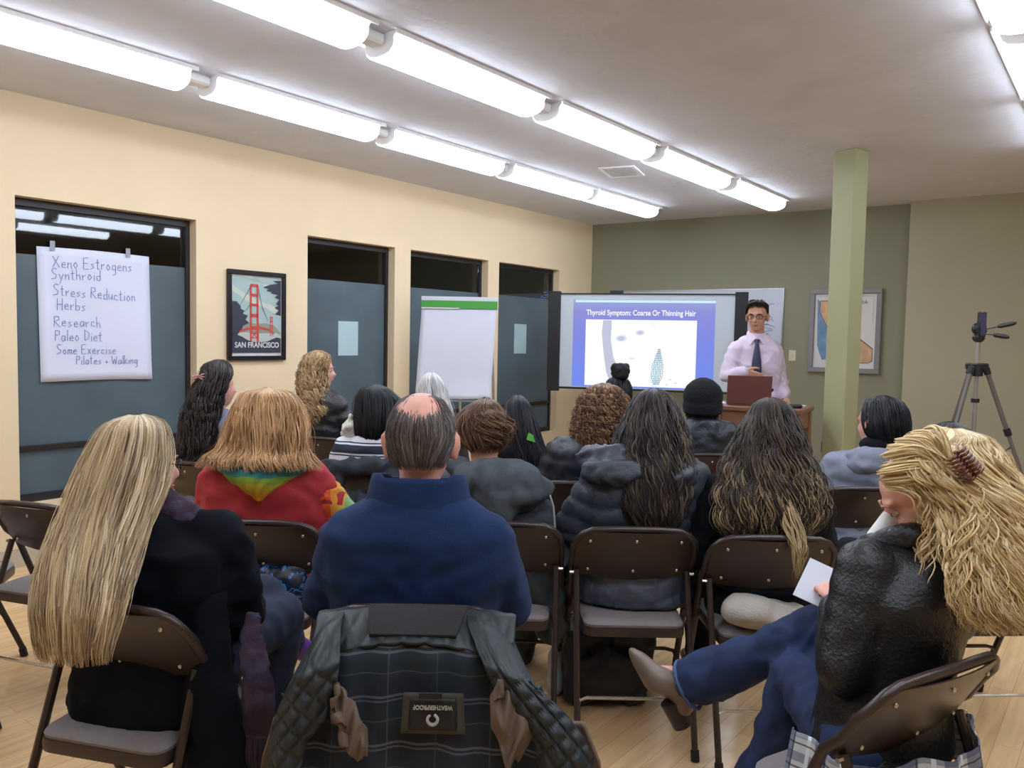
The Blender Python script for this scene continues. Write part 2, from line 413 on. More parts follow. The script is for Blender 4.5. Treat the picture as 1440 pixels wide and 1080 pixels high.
# ------------------------------------------------------------------ ceiling lights
M_lens = mat('lit_acrylic_lens', (245, 248, 255), rough=.4, emit=(230, 240, 255), es=LAMP)
M_endcap = mat('white_end_cap', (246, 247, 248), rough=.45, bump=.02)
prof = [(-.128, 0), (-.128, -.012), (-.112, -.02), (-.104, -.034), (-.106, -.052), (-.098, -.074), (-.075, -.092), (-.04, -.102), (0, -.105)]
prof = prof + [(-x_, z_) for x_, z_ in prof[-2::-1]]
def make_light():
    r = empty('ceiling_light')
    q = MB(); q.rings([[Vector((x_, y_, z_)) for x_, z_ in prof] for y_ in (.02, 1.165)]); q.build('diffuser', M_lens, r, smooth='auto')
    for y_ in (.008, 1.165):
        q = MB(); q.rings([[Vector((x_ * .93, y_ + d_, z_ * .93)) for x_, z_ in prof] for d_ in (0, .012)]); q.build('end_cap', M_endcap, r)
    for s_ in (-1, 1):
        q = MB(); q.box((s_ * .131 - .004, 0, -.022), (s_ * .131 + .004, 1.202, 0)); q.build('side_rail', M_endcap, r)
    q = MB(); q.box((-.045, -.13, -.055), (.045, .01, 0), bev=.012); q.build('connector', M_endcap, r)
    return r
L0 = make_light(); used = False
ORD = ['farthest', 'second farthest', 'third farthest', 'fourth farthest', 'fifth farthest', 'sixth farthest', 'nearest']
rows = [('left row by the window wall', -4.06, [-.27, 1.045, 2.36, 3.66, 4.95, 6.2]), ('middle row passing the air vent', -2.82, [-1.45, -.13, 1.185, 2.50, 3.815, 5.13, 6.445]), ('right row at the upper right corner', -.43, [-.0, 1.35, 2.69, 4.0, 5.31]), ('extra row beyond the right edge', .81, [0, 1.4, 2.7, 4.0])]
for rn, nn_, ts in rows:
    for k, t_ in enumerate(ts):
        o = L0 if not used else copy_tree(L0); used = True
        P = WN * nn_ + WD * t_
        o.location = (P.x, P.y, CEIL); o.rotation_euler = (0, 0, math.atan2(-WD.x, WD.y))
        tag(o, '%s fluorescent fixture of the %s' % (ORD[len(ts) - 1 - k], rn), 'ceiling light', 'fluorescent ceiling fixtures')

# air vent
v = empty('air_vent', M=frame((.872, 6.55, CEIL), (Vector((.931, 6.339, 0)) - Vector((.687, 6.439, 0)))))
tag(v, 'square white slatted air vent in the ceiling between the light rows', 'vent')
q = MB()
for (a, b_) in (((-.15, -.19, -.012), (.15, -.16, 0)), ((-.15, .16, -.012), (.15, .19, 0)), ((-.15, -.16, -.012), (-.12, .16, 0)), ((.12, -.16, -.012), (.15, .16, 0))): q.box(a, b_, bev=.002)
q.build('vent_frame', M_endcap, v)
q = MB(); q.box((-.12, -.16, -.002), (.12, .16, 0)); q.build('backing', M_black, v)
for k in range(9):
    q = MB(); q.box((-.12, -.012, -.0015), (.12, .012, .0015), M=Matrix.Translation((0, -.14 + k * .035, -.008)) @ Matrix.Rotation(.6, 4, 'X')); q.build('slat', M_endcap, v)

# ------------------------------------------------------------------ writing helpers
GLY = {  # hand strokes in a 0..1 by 0..1 box (descenders below 0)
 'A': [[(0, 0), (.3, 1), (.6, 0)], [(.12, .4), (.5, .4)]], 'X': [[(0, .9), (.6, 0)], [(.55, .95), (0, 0)]], 'E': [[(.5, 1), (.05, .95), (.05, 0), (.55, .05)], [(.05, .5), (.45, .52)]],
 'S': [[(.5, .9), (.25, 1), (.05, .8), (.2, .55), (.45, .4), (.4, .1), (0, .02)]], 'R': [[(.05, 0), (.08, .95), (.45, .95), (.5, .65), (.1, .5), (.55, 0)]], 'H': [[(.05, 1), (.05, 0)], [(.5, 1), (.48, 0)], [(.05, .5), (.5, .52)]],
 'P': [[(.05, 0), (.08, .95), (.45, .9), (.45, .55), (.08, .5)]], 'D': [[(.08, 0), (.08, 1), (.5, .7), (.45, .2), (.08, 0)]], 'W': [[(0, .9), (.15, 0), (.32, .6), (.5, 0), (.65, .9)]],
 'a': [[(.42, .5), (.15, .5), (.05, .2), (.2, 0), (.4, .2), (.42, .5), (.42, .05)]], 'b': [[(.05, 1), (.05, 0), (.35, .05), (.4, .35), (.08, .4)]], 'c': [[(.4, .45), (.12, .5), (.05, .15), (.4, .05)]],
 'd': [[(.4, 1), (.4, 0), (.1, .05), (.06, .4), (.38, .45)]], 'e': [[(.05, .28), (.4, .3), (.3, .52), (.08, .4), (.08, .08), (.42, .05)]], 'g': [[(.4, .5), (.1, .48), (.08, .12), (.38, .15)], [(.4, .5), (.38, -.3), (.1, -.35)]],
 'h': [[(.05, 1), (.05, 0)], [(.05, .35), (.3, .5), (.4, 0)]], 'i': [[(.1, .5), (.1, 0)], [(.1, .72), (.13, .76)]], 'k': [[(.05, 1), (.05, 0)], [(.38, .55), (.06, .25), (.42, 0)]], 'l': [[(.1, 1), (.1, 0)]],
 'm': [[(.05, .5), (.05, 0)], [(.05, .4), (.2, .5), (.25, 0)], [(.25, .4), (.42, .5), (.46, 0)]], 'n': [[(.05, .5), (.06, 0)], [(.06, .35), (.3, .5), (.38, 0)]], 'o': [[(.22, .52), (.05, .25), (.2, 0), (.42, .22), (.22, .52)]],
 'r': [[(.05, .5), (.08, 0)], [(.07, .3), (.34, .5)]], 's': [[(.36, .48), (.08, .42), (.34, .15), (.04, .02)]], 't': [[(.18, .9), (.18, .05), (.34, .04)], [(.02, .6), (.36, .62)]], 'u': [[(.05, .5), (.08, .05), (.34, .1), (.38, .5), (.4, 0)]],
 'w': [[(0, .5), (.12, 0), (.25, .4), (.38, 0), (.5, .5)]], 'x': [[(.04, .5), (.4, 0)], [(.38, .5), (.04, 0)]], 'y': [[(.05, .5), (.2, .08)], [(.42, .5), (.1, -.4)]], '+': [[(.05, .25), (.35, .25)], [(.2, .42), (.2, .08)]]}
def handwrite(text, x0, z0, h, r, y, slope=0, wide=1.0, seed=1):
    """ink strokes as one raised ribbon mesh, in a wall frame (x along, y depth, z up)"""
    rnd = random.Random(seed); q = MB(); x = x0
    for ch in text:
        if ch == ' ': x += .36 * h * wide; continue
        gl = GLY[ch]; wd_ = max(px for st in gl for px, _ in st)
        jz = rnd.uniform(-.05, .05) * h
        for st in gl:
            P = [Vector((x + px * h * wide + rnd.uniform(-.01, .01) * h, y, z0 + jz + pz * h + slope * (x + px * h * wide - x0))) for px, pz in st]
            pp = [P[0]]
            for a, b_ in zip(P, P[1:]): pp += [(a + b_) / 2, b_]
            q.tube(pp, r, n=4, flat=1)
        x += (wd_ + .14) * h * wide
    return q, x
def text_mesh(txt, size, name, m, parent=None, M=None, depth=.0005, align='LEFT', bold=0, shear=0, sx=1, offset=0, fit=0):
    c = bpy.data.curves.new(name, 'FONT'); c.body = txt; c.size = size; c.extrude = depth; c.align_x = align; c.shear = shear; c.offset = offset
    o = bpy.data.objects.new(name, c); COL.objects.link(o)
    dg = bpy.context.evaluated_depsgraph_get(); dg.update(); me = bpy.data.meshes.new_from_object(o.evaluated_get(dg)); bpy.data.objects.remove(o)
    me.materials.clear(); me.materials.append(m); o = bpy.data.objects.new(name, me); COL.objects.link(o)
    if parent: o.parent = parent
    if fit:
        xs = [q.co.x for q in me.vertices]; sx = fit / (max(xs) - min(xs))
    if M is not None: o.matrix_local = M @ Matrix.Diagonal((sx, 1, 1, 1))
    return o
RX = Matrix.Rotation(PI / 2, 4, 'X')

# flipchart sheet taped on window 1
M_paper = mat('white_flipchart_paper', (214, 217, 235), rough=.8, var=.015, vscale=5)
M_ink = mat('blue_marker_ink', (104, 118, 178), rough=.7)
S = empty('flipchart_sheet', M=ML); tag(S, 'large white handwritten flipchart sheet taped to the leftmost window', 'poster')
k = 5.34 / 5.25
sx0, sx1, sz0, sz1 = 1.943 * k, 2.637 * k, 1.115, 1.958
q = MB(); nx, nz = 14, 16; v = []
for j in range(nz + 1):
    for i in range(nx + 1):
        u, t = i / nx, j / nz
        v.append((sx0 + (sx1 - sx0) * u + .012 * (1 - t), .092 - .010 * max(0, (1 - t) - .85) * 5 * abs(math.sin(u * 5)) - .002 * math.sin(u * 7 + t * 4), sz0 + (sz1 - sz0) * t + .006 * math.sin(PI * u)))
q.add(v, [(j * (nx + 1) + i, j * (nx + 1) + i + 1, (j + 1) * (nx + 1) + i + 1, (j + 1) * (nx + 1) + i) for j in range(nz) for i in range(nx)])
o = q.build('sheet', M_paper, S, smooth=True); sm = o.modifiers.new('t', 'SOLIDIFY'); sm.thickness = .001
LX = sx0 + .09
for i, (t, x_, z_, h_, sl) in enumerate([('Xeno Estrogens', .0, 1.835, .075, .02), ('Synthroid', -.01, 1.765, .07, .02), ('Stress Reduction', .0, 1.66, .072, -.03), ('Herbs', .02, 1.57, .075, 0), ('Research', .0, 1.465, .07, 0), ('Paleo Diet', .005, 1.375, .07, 0), ('Some Exercise', .015, 1.29, .062, 0), ('Pilates + Walking', .13, 1.225, .058, -.01)]):
    q, _ = handwrite(t, LX + x_, z_, h_, .0018, .0875, sl, wide=.88 if i not in (1, 4) else .95, seed=i); o = q.build('handwriting', M_ink, S)
for x_ in (2.05, 2.52):
    q = MB(); q.box((x_, .083, 1.94), (x_ + .03, .086, 2.0), bev=.001); q.build('tape', mat('clear_tape', (150, 156, 165), rough=.3), S)
# notices on the outside of windows 2 and 4
for nm, x_, z0_, z1_, lab in (('notice', 4.246, 1.272, 1.562, 'blank pale notice sheet on the window right of the bridge poster'), ('notice', 6.63, 1.28, 1.60, 'blank pale notice sheet on the window beside the projection screen')):
    kk = 5.352 / 5.25; q = MB(); q.box((x_ * kk, .100, 1.45 + (z0_ - 1.45) * kk), ((x_ + .213) * kk, .1025, 1.45 + (z1_ - 1.45) * kk)); o = q.build(nm, M_note, None); o.matrix_world = ML; tag(o, lab, 'notice')

# framed bridge poster
P0 = empty('framed_poster', M=ML); tag(P0, 'black framed travel poster of a red suspension bridge on the cream wall', 'poster')
px0, px1, pz0, pz1 = 3.208, 3.712, 1.241, 1.916
q = MB(); fw = .034
q.box((px0, -.03, pz0), (px1, -.002, pz0 + fw), bev=.004); q.box((px0, -.03, pz1 - fw), (px1, -.002, pz1), bev=.004); q.box((px0, -.03, pz0 + fw), (px0 + fw, -.002, pz1 - fw), bev=.004); q.box((px1 - fw, -.03, pz0 + fw), (px1, -.002, pz1 - fw), bev=.004)
q.build('frame', mat('black_frame', (26, 22, 28), rough=.3, bump=.02), P0)
C_ = {'w': mat('poster_white', (205, 205, 205)), 'sky': mat('poster_sky', (160, 182, 180)), 'cl': mat('poster_cloud', (190, 198, 182)), 'navy': mat('poster_navy', (50, 52, 68)), 'red': mat('poster_red', (196, 68, 60)), 'hill': mat('poster_hill', (140, 144, 128)), 'fog': mat('poster_fog', (178, 184, 178)), 'line': mat('poster_cable', (90, 96, 104))}
pw, ph = px1 - px0 - 2 * fw, pz1 - pz0 - 2 * fw
def PP(u, v_, lay=0): return Vector((px0 + fw + u * pw, -.010 - lay * .0007, pz0 + fw + v_ * ph))
def ppoly(pts, m_, lay, name='print'):
    q = MB(); q.prism([PP(u, v_, lay) for u, v_ in pts], (0, .0006, 0)); return q
def add_print(items, name='printed_picture'):
    """all flat print of one sheet in one mesh"""
    q = MB(); ms = []
    for m_, lay, pts in items:
        if m_ not in ms: ms.append(m_)
        q.add([PP(u, v_, lay) for u, v_ in pts], [tuple(range(len(pts)))], ms.index(m_))
    return q, [C_[x_] for x_ in ms]
it = [('w', 0, [(0, 0), (1, 0), (1, 1), (0, 1)]), ('sky', 1, [(.02, .04), (.98, .04), (.98, .985), (.02, .985)]),
 ('cl', 2, [(.12, .985), (.4, .985), (.7, .86), (.98, .8), (.98, .84), (.7, .9), (.55, .95)]), ('cl', 2, [(.02, .8), (.3, .68), (.7, .6), (.98, .48), (.98, .6), (.6, .68), (.3, .76), (.02, .87)]),
 ('hill', 3, [(.02, .3), (.1, .38), (.3, .42), (.5, .4), (.7, .41), (.85, .38), (.98, .3), (.98, .2), (.02, .2)]), ('fog', 4, [(.12, .3), (.5, .28), (.9, .29), (.98, .26), (.98, .18), (.02, .18), (.05, .26)]),
 ('line', 4, [(.36, .85), (.16, .62), (.17, .62), (.37, .84)]), ('line', 4, [(.36, .64), (.25, .54), (.26, .54), (.37, .63)]), ('line', 4, [(.52, .85), (.6, .6), (.72, .44), (.725, .445), (.61, .61), (.53, .855)]),
 ('red', 6, [(.36, .17), (.395, .17), (.395, .88), (.36, .88)]), ('red', 6, [(.49, .17), (.535, .17), (.525, .88), (.49, .88)])]
for z_, t_ in ((.86, .035), (.74, .035), (.62, .03), (.48, .045), (.33, .04), (.27, .012), (.22, .012)): it.append(('red', 6, [(.37, z_), (.52, z_), (.52, z_ + t_), (.37, z_ + t_)]))
it += [('red', 6, [(.4, .22), (.49, .3), (.49, .32), (.4, .24)]), ('red', 6, [(.4, .3), (.49, .22), (.49, .24), (.4, .32)]), ('red', 6, [(.76, .25), (.775, .25), (.775, .5), (.76, .5)]), ('red', 6, [(.8, .25), (.815, .25), (.815, .5), (.8, .5)])]
for z_ in (.48, .43, .38): it.append(('red', 6, [(.76, z_), (.815, z_), (.815, z_ + .012), (.76, z_ + .012)]))
it += [('red', 7, [(.1, .31), (.3, .35), (.55, .37), (.75, .34), (.84, .29), (.84, .27), (.75, .315), (.55, .34), (.3, .325), (.1, .27)]),
 ('navy', 8, [(.02, .04), (.98, .04), (.98, .22), (.9, .235), (.8, .21), (.7, .18), (.55, .17), (.4, .175), (.3, .2), (.2, .24), (.02, .28)]),
 ('navy', 8, [(.02, .25), (.12, .26), (.15, .3), (.2, .33), (.22, .37), (.34, .41), (.27, .45), (.32, .5), (.22, .52), (.25, .56), (.18, .58), (.18, .61), (.1, .67), (.02, .67)]),
 ('navy', 8, [(.98, .96), (.82, .95), (.92, .92), (.76, .9), (.62, .86), (.74, .845), (.68, .82), (.8, .81), (.78, .79), (.92, .78), (.85, .74), (.95, .72), (.88, .66), (.93, .64), (.85, .61), (.94, .58), (.86, .53), (.98, .51)])]
q, ms = add_print(it); q.build('print', ms, P0)
o = text_mesh('SAN FRANCISCO', .057, 'lettering', C_['w'], P0, Matrix.Translation(PP(.5, .105, 10)) @ RX, align='CENTER', offset=.0012, sx=.88)
q = MB(); q.box((px0 + fw, -.0175, pz0 + fw), (px1 - fw, -.0168, pz1 - fw)); 
# (print sits uncovered: the photograph shows no glare)

# ------------------------------------------------------------------ back wall things
Mw = empty('whiteboard', M=MBK); tag(Mw, 'wall mounted whiteboard with scribbled notes behind the speaker', 'whiteboard')
q = MB(); q.box((.39, -.02, 1.02), (2.225, -.004, 2.03)); q.build('board', mat('white_enamel_board', (196, 200, 216), rough=.25, bump=.01), Mw)
q = MB()
for a, b_ in (((.375, -.026, 2.02), (2.24, 0, 2.035)), ((.375, -.026, 1.01), (2.24, 0, 1.025)), ((.375, -.026, 1.025), (.39, 0, 2.02)), ((2.225, -.026, 1.025), (2.24, 0, 2.02))): q.box(a, b_)
q.build('frame', M_alu, Mw)
q = MB(); q.box((.5, -.08, .995), (2.1, -.001, 1.01)); q.build('tray', M_alu, Mw)
M_mark = mat('grey_marker', (110, 116, 130))
random.seed(3)
q = MB()
for (x_, z_, ln) in ((2.02, 1.865, .12), (2.0, 1.73, .13), (2.02, 1.695, .12), (1.985, 1.645, .1), (2.0, 1.60, .13), (2.01, 1.545, .08)):
    pts = [Vector((x_ + ln * t / 12, -.023, z_ + random.uniform(-.014, .014))) for t in range(13)]; q.tube(pts, .0022, n=4)
q.tube([Vector((2.06 + .09 * math.cos(a * .4), -.023, 1.61 + .035 * math.sin(a * .4))) for a in range(15)], .002, n=4)
q.build('handwriting', M_mark, Mw)

Mp = empty('framed_map', M=MBK); tag(Mp, 'grey framed state map in blue and orange, half hidden behind the post', 'map')
a0, a1, c0, c1 = 2.508, 3.198, 1.155, 2.018
q = MB(); fw = .05
q.box((a0, -.045, c0), (a1, -.003, c0 + fw), bev=.004); q.box((a0, -.045, c1 - fw), (a1, -.003, c1), bev=.004); q.box((a0, -.045, c0 + fw), (a0 + fw, -.003, c1 - fw), bev=.004); q.box((a1 - fw, -.045, c0 + fw), (a1, -.003, c1 - fw), bev=.004)
q.build('frame', mat('grey_frame', (128, 126, 128), rough=.5, bump=.03), Mp)
def MPt(u, v_, lay): return Vector((a0 + fw + u * (a1 - a0 - 2 * fw), -.02 - lay * .0007, c0 + fw + v_ * (c1 - c0 - 2 * fw)))
CM = [mat('map_paper', (206, 206, 204)), mat('map_ocean', (104, 140, 172), var=.25, vscale=9), mat('map_land', (196, 158, 122), var=.15, vscale=18), mat('map_line', (70, 74, 66)), mat('map_valley', (214, 168, 112), var=.1)]
q = MB()
for mi, lay, pts in ((0, 0, [(0, 0), (1, 0), (1, 1), (0, 1)]),
  (1, 1, [(.04, .93), (.08, .9), (.09, .78), (.14, .68), (.22, .58), (.3, .48), (.42, .36), (.5, .3), (.5, .15), (.3, .12), (.15, .1), (.1, .2), (.06, .3), (.05, .6)]),
  (3, 2, [(.085, .91), (.075, .78), (.13, .67), (.2, .57), (.27, .48), (.4, .36), (.5, .28), (.56, .2), (.67, .07), (.9, .07), (.97, .1), (.97, .27), (.6, .5), (.5, .6), (.5, .91)]),
  (2, 3, [(.095, .9), (.085, .78), (.14, .67), (.21, .57), (.28, .48), (.41, .36), (.51, .28), (.57, .2), (.68, .08), (.9, .08), (.96, .11), (.96, .26), (.59, .49), (.49, .6), (.49, .9)]),
  (4, 4, [(.17, .86), (.2, .86), (.22, .7), (.3, .56), (.42, .42), (.4, .4), (.27, .55), (.17, .7)])):
    q.add([MPt(u, v_, lay) for u, v_ in pts], [tuple(range(len(pts)))], mi)
q.build('print', CM, Mp)
text_mesh('CALIFORNIA', .052, 'lettering', CM[3], Mp, Matrix.Translation(MPt(.86, .86, 3)) @ RX, align='RIGHT')
q = MB(); q.ell(MPt(.7, .7, 3), (.03, .001, .035)); q.build('seal', mat('map_seal', (150, 154, 160)), Mp)
q = MB(); q.tube([MPt(.05, .965, 3), MPt(.95, .965, 3), MPt(.95, .6, 3)], .001, n=4); q.build('border_line', CM[3], Mp)

def plate(x_, z_, name, lab, m_, kind):
    E_ = empty(name, M=MBK @ Matrix.Translation((x_, 0, z_))); tag(E_, lab, kind)
    q = MB(); q.box((-.036, -.008, -.058), (.036, 0, .058), bev=.003); q.build('cover_plate', m_, E_)
    q = MB()
    if kind == 'switch': q.box((-.005, -.018, -.012), (.005, -.008, .012), bev=.002)
    else:
        q.box((-.016, -.0095, .01), (.016, -.008, .036), bev=.002); q.box((-.016, -.0095, -.036), (.016, -.008, -.01), bev=.002)
    q.build('toggle' if kind == 'switch' else 'socket', m_ if kind == 'switch' else M_black, E_)
plate(2.345, 1.318, 'light_switch', 'ivory light switch on the green wall right of the speaker', mat('ivory_plate', (204, 200, 172), rough=.4), 'switch')
plate(2.71, .366, 'wall_outlet', 'dark wall outlet low on the green wall left of the post', M_black, 'outlet')

# ------------------------------------------------------------------ projection screen
SD = Vector((1.93, -.50, 0)).normalized()
MS = frame((.36, 8.0, 0), SD); SW = 1.945; Z0, Z1 = .965, 1.90
PS = empty('projection_screen', M=MS); tag(PS, 'wide projection screen showing a blue slide with a pale face', 'screen')
M_fabric = mat('screen_fabric', (186, 196, 206), rough=.8)
q = MB(); q.box((.11, -.002, Z0), (SW - .11, .006, Z1)); q.build('screen_fabric', M_fabric, PS)
q = MB(); q.box((0, -.03, Z0 - .045), (.125, .02, Z1 + .03), bev=.004); q.build('side_border', M_black, PS)
q = MB(); q.box((SW - .12, -.03, Z0 - .045), (SW, .02, Z1 + .03), bev=.004); q.build('side_border', M_black, PS)
q = MB(); q.box((.125, -.012, Z0 - .02), (SW - .12, .012, Z0)); q.build('edge_band', M_black, PS)
q = MB(); q.box((.125, -.012, Z1), (SW - .12, .012, Z1 + .012)); q.build('edge_band', M_black, PS)
q = MB(); q.box((.62, -.015, Z1 + .012), (.75, .03, Z1 + .045), bev=.004); q.build('hanger', M_black, PS)
q = MB(); q.tube([(.72, .05, .15), (.72, .05, Z1)], .015); 
for a in (0, 2.1, 4.2): q.tube([(.72, .05, .42), (.72 + .4 * math.cos(a), .05 + .4 * math.sin(a), .012)], .011)
q.build('stand', M_black, PS)
u0_, u1_, v0_, v1_ = .255, SW - .30, Z0 + .012, Z1 - .05
M_slide = ramp_mat('slide_blue', 2, [(0, (112, 144, 252)), (.55, (128, 140, 240)), (.85, (142, 144, 228)), (1, (156, 172, 228))], scale=1 / (v1_ - v0_), offset=-v0_ / (v1_ - v0_), interp='LINEAR', emit=.85)
M_slw = mat('slide_white', (20, 20, 20), emit=(252, 253, 255), es=1.0)
M_slg = mat('slide_grey_hair', (20, 20, 20), emit=(196, 200, 222), es=.95)
M_slg2 = mat('slide_soft_grey', (20, 20, 20), emit=(224, 226, 242), es=.95)
M_slc = mat('slide_teal', (20, 20, 20), emit=(122, 150, 190), es=.95)
M_slc2 = mat('slide_pale_teal', (20, 20, 20), emit=(222, 242, 246), es=1)
M_slp = mat('slide_pink', (20, 20, 20), emit=(232, 214, 218), es=1)
M_slb = mat('slide_light_bar', (20, 20, 20), emit=(206, 236, 250), es=1)
slide = MB(); SM = [M_slide, M_slw, M_slg, M_slg2, M_slc, M_slc2, M_slp, M_slb]
def sp(pts, mi, lay): slide.add([Vector((x_, -.0028 - .0006 * lay, z_)) for x_, z_ in pts], [tuple(range(len(pts)))], mi)
H_ = v1_ - v0_
sp([(u0_, v0_), (u1_, v0_), (u1_, v1_), (u0_, v1_)], 0, 0)
sp([(u0_ + .02, v1_ - .03), (u1_, v1_ - .03), (u1_, v1_ - .005), (u0_ + .02, v1_ - .005)], 7, 1)
ix0, ix1, iz0, iz1 = u0_ + .13, u1_ - .17, v0_ + .012, v1_ - .2
sp([(ix0, iz0), (ix1, iz0), (ix1, iz1), (ix0, iz1)], 1, 1)
def IU(u, v_): return (ix0 + u * (ix1 - ix0), iz0 + v_ * (iz1 - iz0))
sp([IU(*p) for p in ((.16, .99), (.24, .99), (.235, .7), (.26, .45), (.31, .25), (.36, .1), (.37, .01), (.25, .01), (.2, .2), (.17, .5), (.15, .8))], 2, 2)
for cx_, cz_, rx_, rz_, tl in ((.33, .72, .05, .05, .4), (.5, .81, .04, .04, .3)):
    for kk, mi in ((1.0, 3), (.6, 2)):
        sp([IU(cx_ + kk * rx_ * math.cos(a) , cz_ + kk * rz_ * math.sin(a) + tl * .3 * kk * rx_ * math.cos(a)) for a in [2 * PI * i / 16 for i in range(16)]], mi, 2 + (kk < 1))
sp([IU(.43 + .025 * math.cos(a), .42 + .012 * math.sin(a)) for a in [2 * PI * i / 12 for i in range(12)]], 6, 2)
sp([IU(*p) for p in ((.59, .98), (.61, .97), (.64, .86), (.625, .88))], 5, 2)
sp([IU(*p) for p in ((.62, .01), (.6, .15), (.63, .4), (.66, .56), (.69, .58), (.71, .4), (.69, .15), (.66, .01))], 5, 2)
random.seed(2)
for j in range(20):
    v_ = .05 + j * .027; hw = .048 * math.sin(min(1, (j + 3) / 9) * PI / 2) * (1 if j < 11 else (20 - j) / 10)
    for i in range(7):
        u = .655 + .001 * j + (i - 3) / 3 * hw + random.uniform(-.003, .003); s_ = .0042
        sp([IU(u - s_, v_ - .008), IU(u + s_, v_ - .008), IU(u + s_, v_ + .008), IU(u - s_, v_ + .008)], 4, 3)
for u, v_ in ((.78, .12), (.83, .07), (.75, .04)): sp([IU(u + .014 * math.cos(a), v_ + .012 * math.sin(a)) for a in [2 * PI * i / 8 for i in range(8)]], 6, 2)
slide.build('projected_slide', SM, PS)
o = text_mesh('Thyroid Symptom: Coarse Or Thinning Hair', .075, 'slide_title', M_slw, PS, Matrix.Translation(((ix0 + ix1) / 2 - .005, -.006, iz1 + .045)) @ RX, align='CENTER', offset=.0012, fit=(ix1 - ix0) * .985)

# ------------------------------------------------------------------ flipchart easel
EA = empty('flipchart_easel', M=frame((-.813 + .33, 7.0, 0), (.97, .0, 0))); tag(EA, 'flipchart easel with a blank white pad and green header strip', 'easel')
v = []; nx, nz = 16, 22
for j in range(nz + 1):
    for i in range(nx + 1):
        u, t = i / nx, j / nz; zz = 1.755 - t * .86 + (.05 * (u - .55) ** 2 if t > .9 else 0)
        v.append((-.335 + .67 * u - .045 * t, .0 - .03 * t - .012 * math.sin(u * 3 + t * 3) * t - .05 * max(0, t - .8) * (1 + u), zz - .05 * (1 - t) + .0))
q = MB(); q.add(v, [((j + 1) * (nx + 1) + i, (j + 1) * (nx + 1) + i + 1, j * (nx + 1) + i + 1, j * (nx + 1) + i) for j in range(nz) for i in range(nx)])
o = q.build('paper_pad', mat('blank_pad_paper', (212, 215, 230), rough=.8, var=.01), EA, smooth=True); sm = o.modifiers.new('t', 'SOLIDIFY'); sm.thickness = .006; sm.offset = -1
q = MB(); q.box((-.337, -.012, 1.70), (.34, .01, 1.775), bev=.002); q.build('header_strip', mat('green_strip', (66, 152, 62), rough=.6), EA)
q = MB(); q.box((-.337, -.014, 1.768), (.34, .012, 1.805), bev=.002); q.build('top_clip', mat('pale_clip', (200, 204, 214), rough=.4), EA)
q = MB(); q.box((-.335, -.0145, 1.697), (-.0, -.011, 1.706)); q.build('white_strip', M_white, EA)
for a, b_ in (((-.28, .03, 1.78), (-.36, -.02, .02)), ((.28, .03, 1.78), (.36, -.02, .02)), ((0, .05, 1.7), (0, .55, .02))):
    q = MB(); q.tube([a, b_], .012, n=8); q.build('leg', M_alu, EA, smooth='auto')
q = MB(); q.box((-.33, -.03, .87), (.33, .02, .885)); q.build('tray', mat('grey_tray', (120, 126, 136), rough=.4), EA)
q = MB(); q.ell((.24, -.06, .90), (.02, .015, .02)); q.tube([(.24, -.06, .9), (.24, -.05, .85)], .008); q.build('knob', M_black, EA, smooth=True)

# ------------------------------------------------------------------ lectern table, laptop and things on it
DM = frame((1.475, 5.73, 0), BD)
D = empty('lectern_table', M=DM); tag(D, 'tall brown wooden table with square legs in front of the speaker', 'table')
M_wood = mat('brown_table_wood', (122, 82, 58), rough=.4, var=.18, vscale=6, stretch=(1, 8, 8), bump=.05, bscale=80)
q = MB(); q.box((-.01, -.02, .955), (.63, .42, .99), bev=.006); q.build('tabletop', M_wood, D)
q = MB()
q.box((.05, .005, .84), (.57, .028, .955)); q.box((.05, .372, .84), (.57, .395, .955)); q.box((.01, .05, .84), (.033, .35, .955)); q.box((.587, .05, .84), (.61, .35, .955)); q.build('apron', M_wood, D)
for x_ in (0, .55):
    for y_ in (-.005, .335): q = MB(); q.box((x_, y_, 0), (x_ + .07, y_ + .07, .955), bev=.004); q.build('leg', M_wood, D)
LP = empty('laptop', M=DM @ Matrix.Translation((.235, .10, .99)) @ Matrix.Rotation(.42, 4, 'Z')); tag(LP, 'open brown laptop seen from behind on the lectern table', 'laptop')
M_lap = mat('brown_laptop_shell', (122, 78, 76), rough=.35, metal=.35, bump=.02)
q = MB(); q.box((-.157, 0, 0), (.157, .215, .016), bev=.004); q.build('base', M_lap, LP)
q = MB(); q.box((-.157, -.006, 0), (.157, .002, .208), bev=.003, M=Matrix.Translation((0, 0, .014)) @ Matrix.Rotation(.16, 4, 'X')); q.build('lid', M_lap, LP)
q = MB(); q.box((-.145, .0025, .015), (.145, .0032, .2), M=Matrix.Translation((0, 0, .014)) @ Matrix.Rotation(.16, 4, 'X')); q.build('display', mat('laptop_display', (20, 20, 24), emit=(150, 160, 200), es=.5), LP)
q = MB(); q.box((-.13, .03, .016), (.13, .13, .0175)); q.build('keyboard', M_black, LP)
q = MB(); q.ell((0, 0, 0), (.014, .001, .014)); o = q.build('emblem', mat('laptop_emblem', (142, 96, 92), rough=.2, metal=.6), LP); o.matrix_local = Matrix.Translation((0, -.022, .12)) @ Matrix.Rotation(.16, 4, 'X')
o = MB(); o.box((-.11, -.035, 0), (.11, .035, .028), bev=.01); o = o.build('pointer_case', M_black, None, smooth='auto'); o.matrix_world = DM @ Matrix.Translation((.50, .10, .99)) @ Matrix.Rotation(.5, 4, 'Z'); tag(o, 'long black case lying on the right end of the lectern table', 'case')
